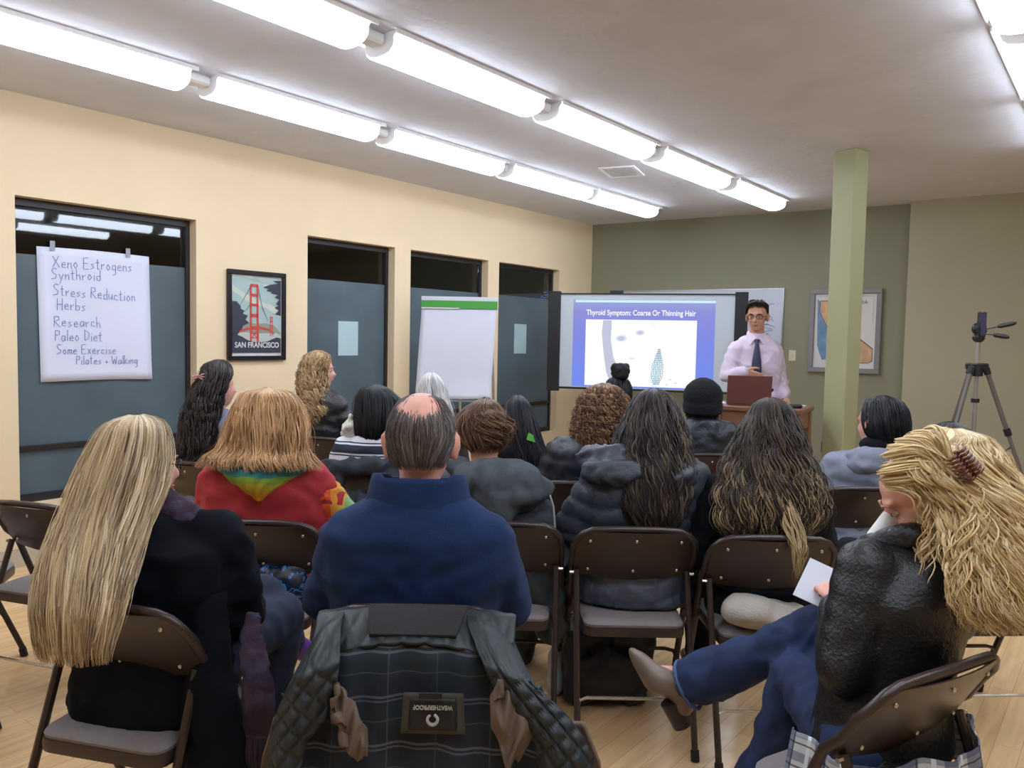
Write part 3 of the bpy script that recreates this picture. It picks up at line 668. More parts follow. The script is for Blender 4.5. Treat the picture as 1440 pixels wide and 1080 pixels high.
for i, (x_, y_, a_) in enumerate(((.53, .28, .3), (.045, .10, .2))):
    q = MB()
    for k_ in range(4): q.box((-.045, -.07, .0008 + k_ * .003), (.045, .07, .003 + k_ * .003), M=Matrix.Rotation(.12 * k_, 4, 'Z'))
    o = q.build('paper_stack', mat('white_papers', (208, 210, 212), rough=.7), None); o.matrix_world = DM @ Matrix.Translation((x_, y_, .991)) @ Matrix.Rotation(a_, 4, 'Z')
    tag(o, ['small stack of white papers on the right corner of the lectern table', 'small stack of white papers left of the laptop'][i], 'papers')
q = MB(); q.tube([(0, 0, .004), (.05, .01, .06)], .004, n=6); o = q.build('pen', M_black, None); o.matrix_world = DM @ Matrix.Translation((.40, .22, .99)); tag(o, 'dark pen standing up beside the laptop', 'pen')

# ------------------------------------------------------------------ tripod with phone
TP = empty('tripod', (2.85, 4.8, 0)); tag(TP, 'grey camera tripod with two pan handles by the green wall', 'tripod')
M_trileg = mat('tripod_grey', (118, 112, 108), rough=.4, metal=.4)
q = MB(); q.tube([(0, 0, .62), (0, 0, 1.50)], .012, n=10); q.build('centre_column', M_alu, TP, smooth='auto')
q = MB(); q.tube([(0, 0, 1.27), (0, 0, 1.34)], .035, n=10); q.box((-.06, -.03, 1.31), (.06, .03, 1.35), bev=.008); q.build('shoulder', M_black, TP, smooth='auto')
for i, a in enumerate((math.radians(-20), math.radians(100), math.radians(205))):
    top = Vector((.045 * math.cos(a), .045 * math.sin(a), 1.33)); foot = Vector((.50 * math.cos(a), .50 * math.sin(a), .012))
    L = empty('leg'); L.parent = TP
    q = MB()
    P = [top.lerp(foot, t) for t in (0, .3, .301, .65, .651, 1)]; q.tube(P, [.014, .014, .0115, .0115, .009, .009], n=8); q.build('leg_tube', M_trileg, L, smooth='auto')
    for t in (.02, .3, .65):
        q = MB(); c = top.lerp(foot, t); d = (foot - top).normalized(); q.tube([c - d * .022, c + d * .022], .02, n=8); q.build('clamp', M_black, L, smooth='auto')
    q = MB(); q.ell(foot + Vector((0, 0, .002)), (.014, .014, .014)); q.build('foot', M_rubber, L, smooth=True)
for z_ in (1.12, .86):
    q = MB(); q.tube([(0, 0, z_ - .012), (0, 0, z_ + .012)], .024, n=8); q.build('collar', M_black, TP, smooth='auto')
q = MB()
for i, a in enumerate((math.radians(-20), math.radians(100), math.radians(205))): q.tube([(0, 0, .66), (.21 * math.cos(a), .21 * math.sin(a), .85)], .005, n=6)
q.build('spreader', M_black, TP)
q = MB(); q.ell((0, 0, 1.505), (.035, .035, .03)); q.ell((0, 0, 1.56), (.045, .03, .04)); q.build('pan_head', M_black, TP, smooth=True)
for a, b_, c in (((.03, 0, 1.555), (.10, -.02, 1.575), (.20, -.04, 1.60)), ((.03, 0, 1.53), (.07, -.03, 1.525), (.15, -.06, 1.51))):
    q = MB(); q.tube([a, b_], .004, n=6); q.tube([b_, Vector(b_).lerp(Vector(c), .15), Vector(b_).lerp(Vector(c), .8), c], [.008, .014, .014, .007], n=8); q.build('handle', M_black, TP, smooth='auto')
PH = empty('phone', (2.85, 4.77, 1.585)); tag(PH, 'dark smartphone mounted upright on the tripod head', 'phone')
q = MB(); q.box((-.022, -.012, -.075), (.022, .022, .078), bev=.006); q.build('phone_body', mat('phone_case', (34, 34, 44), rough=.4), PH, smooth='auto')
q = MB(); q.box((-.015, -.0135, -.065), (.015, -.012, .065), bev=.0005); q.build('back_panel', mat('phone_back', (62, 60, 90), rough=.3), PH)
q = MB(); q.box((-.03, -.008, -.05), (.03, .03, -.03), bev=.004); q.build('clamp', M_black, PH)
# ------------------------------------------------------------------ folding chairs
def make_chair():
    r = empty('folding_chair')
    def yb(z): return -.035 - .24 * (z - .43) / .345 * .62          # line of the back tube
    fy = .21
    q = MB(); pts = []
    for s_ in (-1, 1):
        side = [(s_ * .222, fy - .25 * (z / .60), z) for z in (.43, .52, .60)] + [(s_ * .222, -.06 - .10 * (z - .60) / .17, z) for z in (.64, .69)]
        side += [(s_ * .214, -.142, .728), (s_ * .190, -.155, .755), (s_ * .155, -.163, .770)]
        pts.append(side)
    U = pts[0] + [(-.08, -.171, .776), (0, -.174, .777), (.08, -.171, .776)] + pts[1][::-1]
    q.tube(U, .0125, n=8); q.build('back_frame', M_chair, r, smooth=True)
    for s_ in (-1, 1):
        q = MB(); q.tube([(s_ * .222, fy, .02), (s_ * .222, fy - .25 * (.43 / .60), .43)], .0125, n=8); o = q.build('leg', M_chair, r, smooth='auto')
        q = MB(); q.tube([(s_ * .222, fy, .0), (s_ * .222, fy - .008, .035)], .016, n=8); q.build('foot_cap', M_rubber, o, smooth='auto')
        q = MB(); q.tube([(s_ * .204, -.29, .02), (s_ * .204, -.075, .60)], .0115, n=8); o = q.build('leg', M_chair, r, smooth='auto')
        q = MB(); q.tube([(s_ * .204, -.297, .0), (s_ * .204, -.284, .035)], .015, n=8); q.build('foot_cap', M_rubber, o, smooth='auto')
        q = MB(); q.tube([(s_ * .195, -.078, .592), (s_ * .229, -.078, .592)], .006, n=6); q.build('pivot_pin', M_rivet, r)
    q = MB(); q.tube([(-.204, -.245, .14), (-.195, -.228, .175), (-.17, -.224, .185), (.17, -.224, .185), (.195, -.228, .175), (.204, -.245, .14)], .006, n=6); q.build('brace', M_rivet, r, smooth='auto')
    q = MB(); q.tube([(-.222, .13, .19), (-.205, .115, .225), (-.17, .11, .235), (.17, .11, .235), (.205, .115, .225), (.222, .13, .19)], .008, n=6); q.build('brace', M_chair, r, smooth='auto')
    # backrest: pressed curved panel
    nx, nz = 16, 6; v = []; f = []
    def bp(u, t, off):
        x = (u - .5) * .43; z = .585 + .182 * t - .018 * (1 - t) * (abs(2 * u - 1) < 2) * (1 - (2 * u - 1) ** 2) * 1.0
        c = min(1, max(0, (abs(x) - .165) / .05)); z -= .028 * c * c * t
        return (x, -.062 - .10 * (z - .60) / .17 - .03 * (1 - (2 * u - 1) ** 2) + off, z)
    for off in (-.006, .006):
        for j in range(nz + 1):
            for i in range(nx + 1): v.append(bp(i / nx, j / nz, off * (1 if 0 < j < nz else .4)))
    S_ = (nx + 1) * (nz + 1)
    for j in range(nz):
        for i in range(nx):
            a = j * (nx + 1) + i; f += [(a, a + 1, a + nx + 2, a + nx + 1), (S_ + a, S_ + a + nx + 1, S_ + a + nx + 2, S_ + a + 1)]
    for i in range(nx):
        f += [(i, S_ + i, S_ + i + 1, i + 1), (nz * (nx + 1) + i, nz * (nx + 1) + i + 1, S_ + nz * (nx + 1) + i + 1, S_ + nz * (nx + 1) + i)]
    for j in range(nz):
        a = j * (nx + 1); b_ = a + nx; f += [(a, a + nx + 1, S_ + a + nx + 1, S_ + a), (b_, S_ + b_, S_ + b_ + nx + 1, b_ + nx + 1)]
    q = MB(); q.add(v, f); q.build('backrest', M_chair, r, smooth='auto')
    for u in (.12, .5, .88):
        for t in (.2, .84):
            q = MB(); q.ell(bp(u, t - (.04 if u != .5 else 0), -.008), (.0065, .003, .0065), nu=8, nv=4); q.build('rivet', M_rivet, r, smooth=True)
    # seat pan and pad
    def outline(k, z, y0=-.19, y1=.205, wf=.195, wb=.185):
        P = []
        for (cx, cy, rad, a0) in ((wf, y1, .06, 0), (-wf, y1, .06, 90), (-wb, y0, .045, 180), (wb, y0, .045, 270)):
            for i in range(5):
                a = math.radians(a0 + 22.5 * i); sx = 1 if cx > 0 else -1; sy = 1 if cy > 0 else -1
                P.append(Vector((cx - sx * rad + (rad - k) * math.cos(a), cy - sy * rad + (rad - k) * math.sin(a), z)))
        return P
    q = MB(); q.rings([outline(.012, .388), outline(.002, .392), outline(0, .41), outline(.003, .425)]); q.build('seat_pan', M_chair, r, smooth='auto')
    q = MB(); q.rings([outline(.006, .424), outline(.004, .434), outline(.012, .443), outline(.04, .449)]); q.build('seat_pad', M_pad, r, smooth='auto')
    return r
CH0 = make_chair(); ch_used = False
def chair(x, y, rz, label):
    """x, y = middle of the backrest's top edge"""
    global ch_used
    o = CH0 if not ch_used else copy_tree(CH0); ch_used = True
    a = math.radians(rz); o.location = (x - .17 * math.sin(a), y + .17 * math.cos(a), 0); o.rotation_euler = (0, 0, a)
    return tag(o, label, 'chair', 'brown metal folding chairs')
chair(-1.0, 1.88, -14, 'folding chair under the woman with very long blonde hair')
chair(-.23, 1.90, 0, 'folding chair hidden under the quilted plaid lined coat')
chair(.93, 1.60, 30, 'folding chair under the woman in black leather with crossed legs')
chair(-.90, 2.75, -3, 'folding chair under the woman in the red and rainbow jacket')
chair(-.03, 2.80, -3, 'folding chair under the woman in the grey hooded sweatshirt')
chair(.455, 2.75, 0, 'folding chair under the grey puffer jacket, black bag below it')
chair(.925, 2.67, 0, 'folding chair under the black top, pale garment bunched on its seat')
chair(1.655, 3.62, 3, 'folding chair under the person in light grey sweater near the post')
chair(1.20, 4.63, 0, 'folding chair under the person in black beanie, pink cloth on it')
chair(-1.24, 5.02, -14, 'folding chair under the curly blonde woman below the window')
chair(-1.66, 3.97, -22, 'folding chair under the dark haired woman with the hair clip')
chair(-.72, 4.0, 0, 'folding chair under the black bob, black coat hung over it')
chair(.30, 3.62, -4, 'folding chair under the curly auburn haired woman in navy puffer')
chair(-.03, 3.9, -4, 'folding chair under the black long haired woman in the middle')
chair(-.57, 5.0, 0, 'folding chair under the white haired person')
chair(.66, 4.78, 0, 'folding chair under the person with the high black bun')
chair(1.80, 2.83, 4, 'folding chair hidden behind the blonde in leather')
chair(-1.84, 2.96, -18, 'empty folding chair by the wall, seen behind the long blonde hair')
chair(-2.13, 2.42, -72, 'empty folding chair at the left edge, nearer one, turned sideways')
chair(-2.45, 3.08, -75, 'empty folding chair at the left edge, farther one, only seat corner showing')

# ------------------------------------------------------------------ people
def rotz(p, a): c, s_ = math.cos(a), math.sin(a); return Vector((p[0] * c - p[1] * s_, p[0] * s_ + p[1] * c, p[2]))

def hand_prims(mb, wr, d, n, th, curl=.5, k=1.0):
    """wrist point, pointing direction, palm normal, thumb side"""
    wr = Vector(wr); d = Vector(d).normalized(); th = Vector(th); th = (th - d * th.dot(d)).normalized(); n = d.cross(th) * (1 if d.cross(th).dot(Vector(n)) > 0 else -1)
    for off, ln, kn in ((.028, .068, .082), (.010, .076, .086), (-.008, .071, .082), (-.026, .056, .074)):
        a = wr + th * off * .55 * k + d * .008 * k; b_ = wr + th * off * k + d * kn * k
        mb.cap(a, .0125 * k, b_, .0105 * k, n=10)
        p = b_; ang = curl * .5; r = .0088 * k
        for seg, fr in enumerate((.46, .31, .23)):
            dd = d * math.cos(ang) + n * math.sin(ang) + th * off * 1.2; q_ = p + dd.normalized() * ln * fr * k
            mb.cap(p, r, q_, r * .9, n=8); p = q_; r *= .9; ang += curl
    p0 = wr + d * .015 * k + th * .018 * k; p1 = p0 + (d * .62 + th * .6 + n * .25).normalized() * .042 * k; p2 = p1 + (d * .85 + th * .3 + n * .35).normalized() * .032 * k; p3 = p2 + (d * .95 + n * .35).normalized() * .025 * k
    mb.cap(p0, .014 * k, p1, .0115 * k, n=8); mb.cap(p1, .0112 * k, p2, .0098 * k, n=8); mb.cap(p2, .0096 * k, p3, .008 * k, n=8)

def head_prims(mb, c, R, k=1.0, ear=1.0):
    """head centre c (eye height), rotation R"""
    E = lambda p, r, Q=None: mb.ell(Vector(c) + R @ (Vector(p) * k), [v * k for v in r], (R @ Q) if Q else R)
    C = lambda a, ra, b_, rb: mb.cap(Vector(c) + R @ (Vector(a) * k), ra * k, Vector(c) + R @ (Vector(b_) * k), rb * k)
    E((0, -.012, .035), (.077, .096, .085)); E((0, .018, -.03), (.064, .068, .08)); E((0, .045, -.085), (.034, .034, .028)); E((0, .02, -.07), (.052, .05, .04))
    C((0, .082, .008), .0095, (0, .103, -.030), .0125); E((-.011, .094, -.033), (.008, .009, .008)); E((.011, .094, -.033), (.008, .009, .008))
    E((0, .070, .024), (.056, .02, .012)); E((-.036, .058, -.03), (.02, .02, .022)); E((.036, .058, -.03), (.02, .02, .022))
    E((0, .080, -.060), (.024, .012, .010))
    for s_ in (-1, 1):
        E((s_ * (.078 + .006 * (ear - 1) * 3), -.008, -.008), (.009 * ear, .019 * ear, .032 * ear), Matrix.Rotation(s_ * -.45, 3, 'Z')); E((s_ * (.082 + .006 * (ear - 1) * 3), -.018, .006), (.011, .010, .024 * ear), Matrix.Rotation(s_ * -.45, 3, 'Z'))

PEOPLE = []
def person(label, x, y, rz=0, cuff=.93, top=1.25, sw=.19, bulk=1.0, head=(0, 0), hyaw=0, hpitch=0, hroll=0, skin=None, lean=0.0,
           arms=None, legs=None, topm=None, botm=None, wr=.006, puff=0, vox=.014, fine=False, shoe=M_shoe, sleeve=True, stand=False, face=False, hem=.47, side=0.0, infl=.016, hk=.97, gap=.022, ear=1.0, drop=0.0):
    """world-axis figure: pose is turned by rz before it is built, so the root keeps the room's axes"""
    root = empty('person', (x, y, 0)); tag(root, label, 'person', 'people in the room'); a = math.radians(rz)
    T = lambda p: rotz(p, a)
    k = bulk
    hz = 0.50 if not stand else .94
    nb = Vector((head[0] * .75, head[1] * .75, top - .262))           # base of the neck
    hc = Vector((head[0], head[1] + .02, top - .120 * hk - gap))
    sh = nb.z - .075 - drop
    # torso sections from hips to shoulders
    def tor(inf, z0=None):
        S_ = []
        zz = [0, .16, .36, .62, .82, .93, 1.0]; W = [.175, .168, .152, .165, .166, .118, .070]; Dp = [.120, .115, .104, .115, .106, .086, .062]
        for t, w_, d_ in zip(zz, W, Dp):
            c = Vector((0, 0, hz - .06)).lerp(Vector((nb.x, nb.y - .01, nb.z)), t); 
            kk = k if t < .9 else (k + 1) / 2
            fx = (sw / .19) if t > .55 else 1
            cyo = .03 * math.sin(t * PI)
            p = T((c.x + side * math.sin(t * PI), c.y + cyo + lean * math.sin(t * PI), c.z))
            S_.append((p.x, p.y, c.z, w_ * kk * fx + inf, d_ * kk + inf, a))
        if z0 is not None: S_[0] = (*S_[0][:2], z0, *S_[0][3:])
        return S_
    if arms is None: arms = {}
    A = {}
    for s_, nm in ((-1, 'L'), (1, 'R')):
        q = arms.get(nm, {})
        shp = Vector(q.get('s', (nb.x + s_ * (sw - .045), nb.y - .01, sh - .015)))
        el = Vector(q.get('e', (s_ * (sw + .045), nb.y * .6 + .03, sh - .27)))
        wr_ = Vector(q.get('w', (s_ * .10, .27, .60)))
        A[nm] = [T(shp), T(el), T(wr_)]
    if legs is None: legs = {}
    G = {}
    for s_, nm in ((-1, 'L'), (1, 'R')):
        q = legs.get(nm, {})
        hp = Vector(q.get('h', (s_ * .09, 0, hz + .015))); kn = Vector(q.get('k', (s_ * .12, .42, .50) if not stand else (s_ * .1, .02, .5))); an = Vector(q.get('a', (s_ * .12, .40, .09) if not stand else (s_ * .11, -.01, .09)))
        G[nm] = [T(hp), T(kn), T(an), T(Vector(q.get('t', (an.x + s_ * .01, an.y + .16, .035))))]
    def arm_prims(mb, inf, upto=1.0, r=(.050, .042, .030)):
        for nm in 'LR':
            s3, e3, w3 = A[nm]; ww = e3.lerp(w3, upto)
            b_ = (k + 1) / 2
            mb.cap(s3, (r[0] + .006) * b_ + inf, s3.lerp(e3, .5), r[0] * b_ + inf, n=14); mb.cap(s3.lerp(e3, .5), r[0] * b_ + inf, e3, r[1] * b_ + inf, n=14); mb.cap(e3, r[1] * b_ + inf, ww, r[2] + (r[1] - r[2]) * (1 - upto) + inf, n=14)
            nbw = T(nb + Vector((0, -.01, -.035))); mb.cap(nbw, .05 + inf * .6, s3, .048 * b_ + inf, n=14)
    def leg_prims(mb, inf, upto=1.0):
        for nm in 'LR':
            h3, k3, a3, t3 = G[nm]; mb.cap(h3, .088 * (k + 1) / 2 + inf, k3, .058 + inf, n=14); mb.cap(k3, .056 + inf, k3.lerp(a3, .35), .054 + inf, n=14); mb.cap(k3.lerp(a3, .35), .054 + inf, k3.lerp(a3, upto), .036 + inf + (.01 if upto < 1 else 0), n=14)
    # ---- body: one continuous surface
    R = Matrix.Rotation(a + math.radians(hyaw), 3, 'Z') @ Matrix.Rotation(math.radians(hpitch), 3, 'X') @ Matrix.Rotation(math.radians(hroll), 3, 'Y')
    hcw = T(hc)
    body = MB(); body.loft(tor(-.004)); arm_prims(body, 0); leg_prims(body, 0)
    body.cap(T(nb + Vector((0, -.012, -.06))), .066, T(nb + Vector((0, -.008, .0))), .056); body.cap(T(nb + Vector((0, -.01, -.02))), .056, hcw + R @ Vector((0, -.02, -.05)), .052, n=16)
    head_prims(body, hcw, R, hk, ear)
    for nm in 'LR':
        h3, k3, a3, t3 = G[nm]; body.cap(a3, .036, t3, .03)
        s3, e3, w3 = A[nm]; q = arms.get(nm, {})
        d = (w3 - e3).normalized() if 'd' not in q else T(q['d']).normalized()
        n_ = T(q['n']) if 'n' in q else Vector((0, 0, -1)); th = T(q['th']) if 'th' in q else (T((1 if nm == 'L' else -1, .3, 0)))
        hand_prims(body, w3, d, n_, th, q.get('curl', .35))
    me = remeshed(body, 'body', .0058 if fine else (.011 if vox < .016 else .014), 4 if not fine else 3, [skin or M_skin]); part(me, 'body', root)
    # ---- clothes
    if topm:
        up = cuff if sleeve else .05
        t_ = MB(); t_.loft(tor(infl, hem), n=28); arm_prims(t_, infl - .002, up)
        me = remeshed(t_, 'top', vox, 5, [topm])
        if puff:
            co, no = co_no(me)
            zc = co[:, 2] + .02 * np.sin(co[:, 0] * 9 + x * 5) + .008 * np.sin(co[:, 0] * 31)
            h = np.abs(np.sin(zc * PI / puff)) ** .55
            set_co(me, co + no * (h * .010 - .003)[:, None])
            wrinkle(me, wr, 22, x * 3, (1.6, 1, .7))
        elif wr: wrinkle(me, wr, 7.5, x * 3 + y, (1, 1, 1.7))
        part(me, 'jacket', root)
    if botm:
        b_ = MB(); b_.loft([q for q in tor(.01)][:3]); leg_prims(b_, .010, .94)
        me = remeshed(b_, 'bottom', max(vox, .013), 4, [botm]); wrinkle(me, .004, 11, y, (1, 1, 1)); part(me, 'trousers', root)
    for nm in 'LR':
        h3, k3, a3, t3 = G[nm]
        if a3.z < .2:
            s_ = MB(); s_.cap(a3 + Vector((0, 0, .06)), .046, a3 + Vector((0, 0, -.03)), .046); d = (t3 - a3); d.z = 0; d.normalize()
            s_.cap(a3 - Vector((0, 0, .045)) - d * .02, .040, a3 + d * .13 - Vector((0, 0, .05)), .038); s_.cap(a3 + d * .1 - Vector((0, 0, .052)), .036, a3 + d * .18 - Vector((0, 0, .056)), .028)
            me = remeshed(s_, 'shoe', .012, 3, [shoe]); co, no = co_no(me); co[:, 2] = np.maximum(co[:, 2], .002); set_co(me, co); part(me, 'shoe', root)
    info = dict(root=root, hc=hcw, R=R, T=T, nb=T(nb), sh=sh, x=x, y=y, top=top, a=a, A=A, G=G, tor=tor)
    PEOPLE.append(info); return info

def face_parts(P, brow=(40, 30, 26), lips=True, k=1.0):
    c, R = P['hc'], P['R']
    at = lambda p: c + R @ (Vector(p) * k)
    for s_ in (-1, 1):
        q = MB(); q.ell(at((s_ * .032, .0705, -.002)), (.0118, .010, .0062), R, nu=12, nv=8); o = q.build('eye', mat('eye_white', (222, 214, 208), rough=.2), P['root'], smooth=True)
        q = MB(); q.ell(at((s_ * .031, .0792, -.002)), (.0052, .0026, .0056), R, nu=10, nv=6); q.build('iris', mat('iris', (48, 34, 26), rough=.15), o, smooth=True)
        q = MB(); q.tube([at((s_ * .017, .081, .004)), at((s_ * .031, .083, .0075)), at((s_ * .046, .073, .002))], [.002, .0034, .002], n=6); q.build('eyelid', P.get('skin', M_skin), P['root'], smooth=True)
        q = MB(); q.tube([at((s_ * .014, .090, .018)), at((s_ * .032, .089, .025)), at((s_ * .052, .074, .019))], [.0028, .0036, .0018], n=6); q.build('eyebrow', mat('brow_%d' % brow[0], brow, rough=.8), P['root'], smooth=True)
    if lips:
        q = MB(); q.tube([at((-.023, .080, -.061)), at((-.009, .0895, -.058)), at((0, .0905, -.0592)), at((.009, .0895, -.058)), at((.023, .080, -.061))], [.001, .0028, .003, .0028, .001], n=8)
        q.tube([at((-.020, .080, -.0645)), at((0, .0895, -.067)), at((.020, .080, -.0645))], [.001, .0036, .001], n=8); q.build('lips', M_lip, P['root'], smooth=True)

def glasses(P, m=None, k=1.0, y0=.098):
    c, R = P['hc'], P['R']; at = lambda p: c + R @ (Vector(p) * k); q = MB()
    for s_ in (-1, 1):
        q.tube([at((s_ * (.034 + .023 * math.cos(t)), y0 - .006 * math.cos(t) ** 2 * (1 if s_ * math.cos(t) * s_ > 0 else 0), .0 + .0155 * math.sin(t) * (1 if abs(math.sin(t)) < .8 else .92))) for t in [2 * PI * i / 18 for i in range(18)]], .0021, n=6, closed=True)
        q.tube([at((s_ * .057, y0 - .004, .006)), at((s_ * .076, y0 - .02, .006)), at((s_ * .082, .0, .006))], .002, n=6)
    q.tube([at((-.011, y0, .003)), at((0, y0 + .003, .006)), at((.011, y0, .003))], .002, n=6)
    return q.build('eyeglasses', m or M_black, P['root'], smooth='auto')

# ------------------------------------------------------------------ hair: long locks laid over a shaped mass
def hair(P, rows, pal, n=500, r=.0035, seg=20, amp=.006, freq=14, rag=.25, yaw=None, seed=0, name='hair', wild=.02, shell=True, clumps=40, curl=0, tipcol=None, tipp=.6, part_x=0.0, t_start=.28, kmin=.9, phc=0.0, shellk=.9, tang=None, basecol=None):
    """rows: (x, y, z, half width, depth, spread in degrees) from the crown down, in room axes from the top of the head"""
    rs = np.random.RandomState(seed + 11)
    top = np.array([P['hc'].x, P['hc'].y, P['top']])
    Rw = np.array(rows, float); m_ = len(Rw)
    # smooth resampling along the fall
    dl = np.r_[0, np.cumsum(np.hypot(np.hypot(*np.diff(Rw[:, :2], axis=0).T), np.diff(Rw[:, 2])) + .6 * np.abs(np.diff(Rw[:, 3])))]; dl /= dl[-1]
    fine = np.linspace(0, 1, 80); G_ = np.stack([np.interp(fine, dl, Rw[:, i]) for i in range(6)], 1)
    ker = np.array([1, 2, 3, 4, 3, 2, 1.]); ker /= ker.sum()
    for i in range(6):
        pad = np.r_[2 * G_[0, i] - G_[3:0:-1, i], G_[:, i], 2 * G_[-1, i] - G_[-2:-5:-1, i]]; G_[:, i] = np.convolve(pad, ker, 'valid')
    G_[:, 3:5] = np.maximum(G_[:, 3:5], .004)
    yw = P['a'] + 0.0 if yaw is None else math.radians(yaw)
    def pos(t, ph, k, ex=0, ez=0):
        g = [np.interp(t, fine, G_[:, i]) for i in range(6)]
        ang = ph * np.radians(g[5]) + phc
        lx = g[3] * k * np.sin(ang) + ex; ly = -g[4] * k * np.cos(ang)
        X = g[0] + lx * math.cos(yw) - ly * math.sin(yw) + part_x * np.clip(1 - t * 6, 0, 1); Y = g[1] + lx * math.sin(yw) + ly * math.cos(yw)
        return np.stack([X + top[0], Y + top[1], g[2] + ez + top[2]], -1)
    # strands
    cl = rs.randint(0, clumps, n); cph = rs.uniform(-1, 1, clumps); cwave = rs.uniform(0, 2 * PI, clumps); cf = rs.uniform(.8, 1.25, clumps); cc = rs.randint(0, len(pal), clumps); ck = rs.uniform(0, 1, clumps)
    jt = rs.normal(0, 1.3 / clumps, n); ph0 = np.clip(cph[cl] + jt, -1, 1); ph0 = np.where(rs.rand(n) < .3, rs.uniform(-1, 1, n), ph0)
    k0 = kmin + (1.03 - kmin) * (.35 * ck[cl] + .65 * rs.rand(n)); t0 = np.where(rs.rand(n) < .6, 0.0, rs.uniform(0, t_start, n)); t1 = 1 - rag * rs.rand(n) ** 1.6 * (.5 + ck[cl] * .8); t1 = np.clip(t1, .2, 1)
    wl = rs.rand(n) < wild; k0 = np.where(wl, k0 + rs.uniform(.03, .14, n), k0)
    s_ = np.linspace(0, 1, seg)[None, :]; T_ = t0[:, None] + (t1 - t0)[:, None] * s_
    env = np.clip(T_ * 3.0, 0, 1)
    w1 = np.sin(T_ * freq * cf[cl][:, None] + cwave[cl][:, None] + rs.normal(0, .35, n)[:, None]); w2 = np.cos(T_ * freq * cf[cl][:, None] + cwave[cl][:, None] + rs.normal(0, .35, n)[:, None])
    drift = rs.normal(0, .03, n)[:, None] * T_ * (1 + 2 * wl[:, None])
    K = k0[:, None] + 0 * T_
    Pp = pos(T_, ph0[:, None] + drift, K, ex=amp * w1 * env)
    ctr = pos(T_, 0 * T_, 0 * T_); rad = Pp - ctr; rad[..., 2] = 0; rn = np.linalg.norm(rad, axis=-1, keepdims=True) + 1e-6; rad = rad / rn
    Pp = Pp + rad * (amp * w2 * env * (1 if curl else .45))[..., None]
    if curl: Pp[..., 2] += curl * np.sin(T_ * freq * 1.7 + cwave[cl][:, None]) * env
    # tubes
    tg = np.gradient(Pp, axis=1); tg /= np.linalg.norm(tg, axis=-1, keepdims=True) + 1e-9
    a_ = np.cross(tg, rad); a_ /= np.linalg.norm(a_, axis=-1, keepdims=True) + 1e-9; b_ = np.cross(tg, a_)
    rr = (r * rs.uniform(.6, 1.35, n))[:, None] * np.clip(np.minimum(.35 + 4 * s_, .12 + 3.2 * (1 - s_)), 0, 1); rr = np.where(wl[:, None], rr * .35, rr)
    nn = 3; V = np.empty((n, seg, nn, 3))
    for q_ in range(nn):
        an = 2 * PI * q_ / nn + .5; V[:, :, q_] = Pp + (a_ * math.cos(an) * 1.25 + b_ * math.sin(an) * .7) * rr[..., None]
    idx = np.arange(n * seg * nn).reshape(n, seg, nn); F = []
    for q_ in range(nn):
        p2 = (q_ + 1) % nn; F.append(np.stack([idx[:, :-1, q_], idx[:, :-1, p2], idx[:, 1:, p2], idx[:, 1:, q_]], -1).reshape(-1, 4))
    F = np.concatenate(F); V = V.reshape(-1, 3)
    palL = np.array([lin(c)[:3] for c in pal]); base = palL[np.where(rs.rand(n) < .72, cc[cl], rs.randint(0, len(pal), n))] * rs.uniform(.82, 1.15, n)[:, None]
    Cc = np.repeat(base[:, None, :], seg, 1)
    if tipcol is not None:
        tc_ = np.array(lin(tipcol)[:3]); f_ = np.clip((T_ - .35) * 2.0, 0, 1)[..., None] * (rs.rand(n) < tipp)[:, None, None] * rs.uniform(.4, 1, n)[:, None, None]; Cc = Cc * (1 - f_) + tc_ * f_
    Cc = np.repeat(Cc[:, :, None, :], nn, 2).reshape(-1, 3)
    if shell:
        ns, nt_ = 40, 30; ph = np.linspace(-1, 1, ns)[None, :] + np.zeros((nt_, 1)); tt = np.linspace(0, .93, nt_)[:, None] + np.zeros((1, ns))
        bump = 1 + .02 * np.sin(ph * 60 + tt * 4)
        SV = []
        for kk in (shellk, shellk * .82): SV.append(pos(tt, ph, kk * bump).reshape(-1, 3))
        o0 = len(V); i0 = np.arange(nt_ * ns).reshape(nt_, ns)
        f1 = np.stack([i0[:-1, :-1], i0[:-1, 1:], i0[1:, 1:], i0[1:, :-1]], -1).reshape(-1, 4)
        per = np.concatenate([i0[:-1, 0], i0[-1, :-1], i0[1:, -1][::-1], i0[0, 1:][::-1]]); 
        rim = np.stack([per, np.roll(per, -1), np.roll(per, -1) + nt_ * ns, per + nt_ * ns], -1)
        F = np.concatenate([F, f1 + o0, f1[:, ::-1] + o0 + nt_ * ns, rim + o0]); V = np.concatenate([V] + SV)
        bc = np.array(lin(basecol)[:3]) if basecol else palL.mean(0) * .55
        Cc = np.concatenate([Cc, np.repeat(bc[None], 2 * nt_ * ns, 0)])
    me = bpy.data.meshes.new(name); me.from_pydata(V.tolist(), [], F.tolist()); me.materials.append(HAIR)
    at = me.color_attributes.new('Col', 'FLOAT_COLOR', 'POINT'); at.data.foreach_set('color', np.c_[Cc, np.ones(len(Cc))].ravel())
    me.polygons.foreach_set('use_smooth', [True] * len(me.polygons))
    return part(me, name, P['root'])

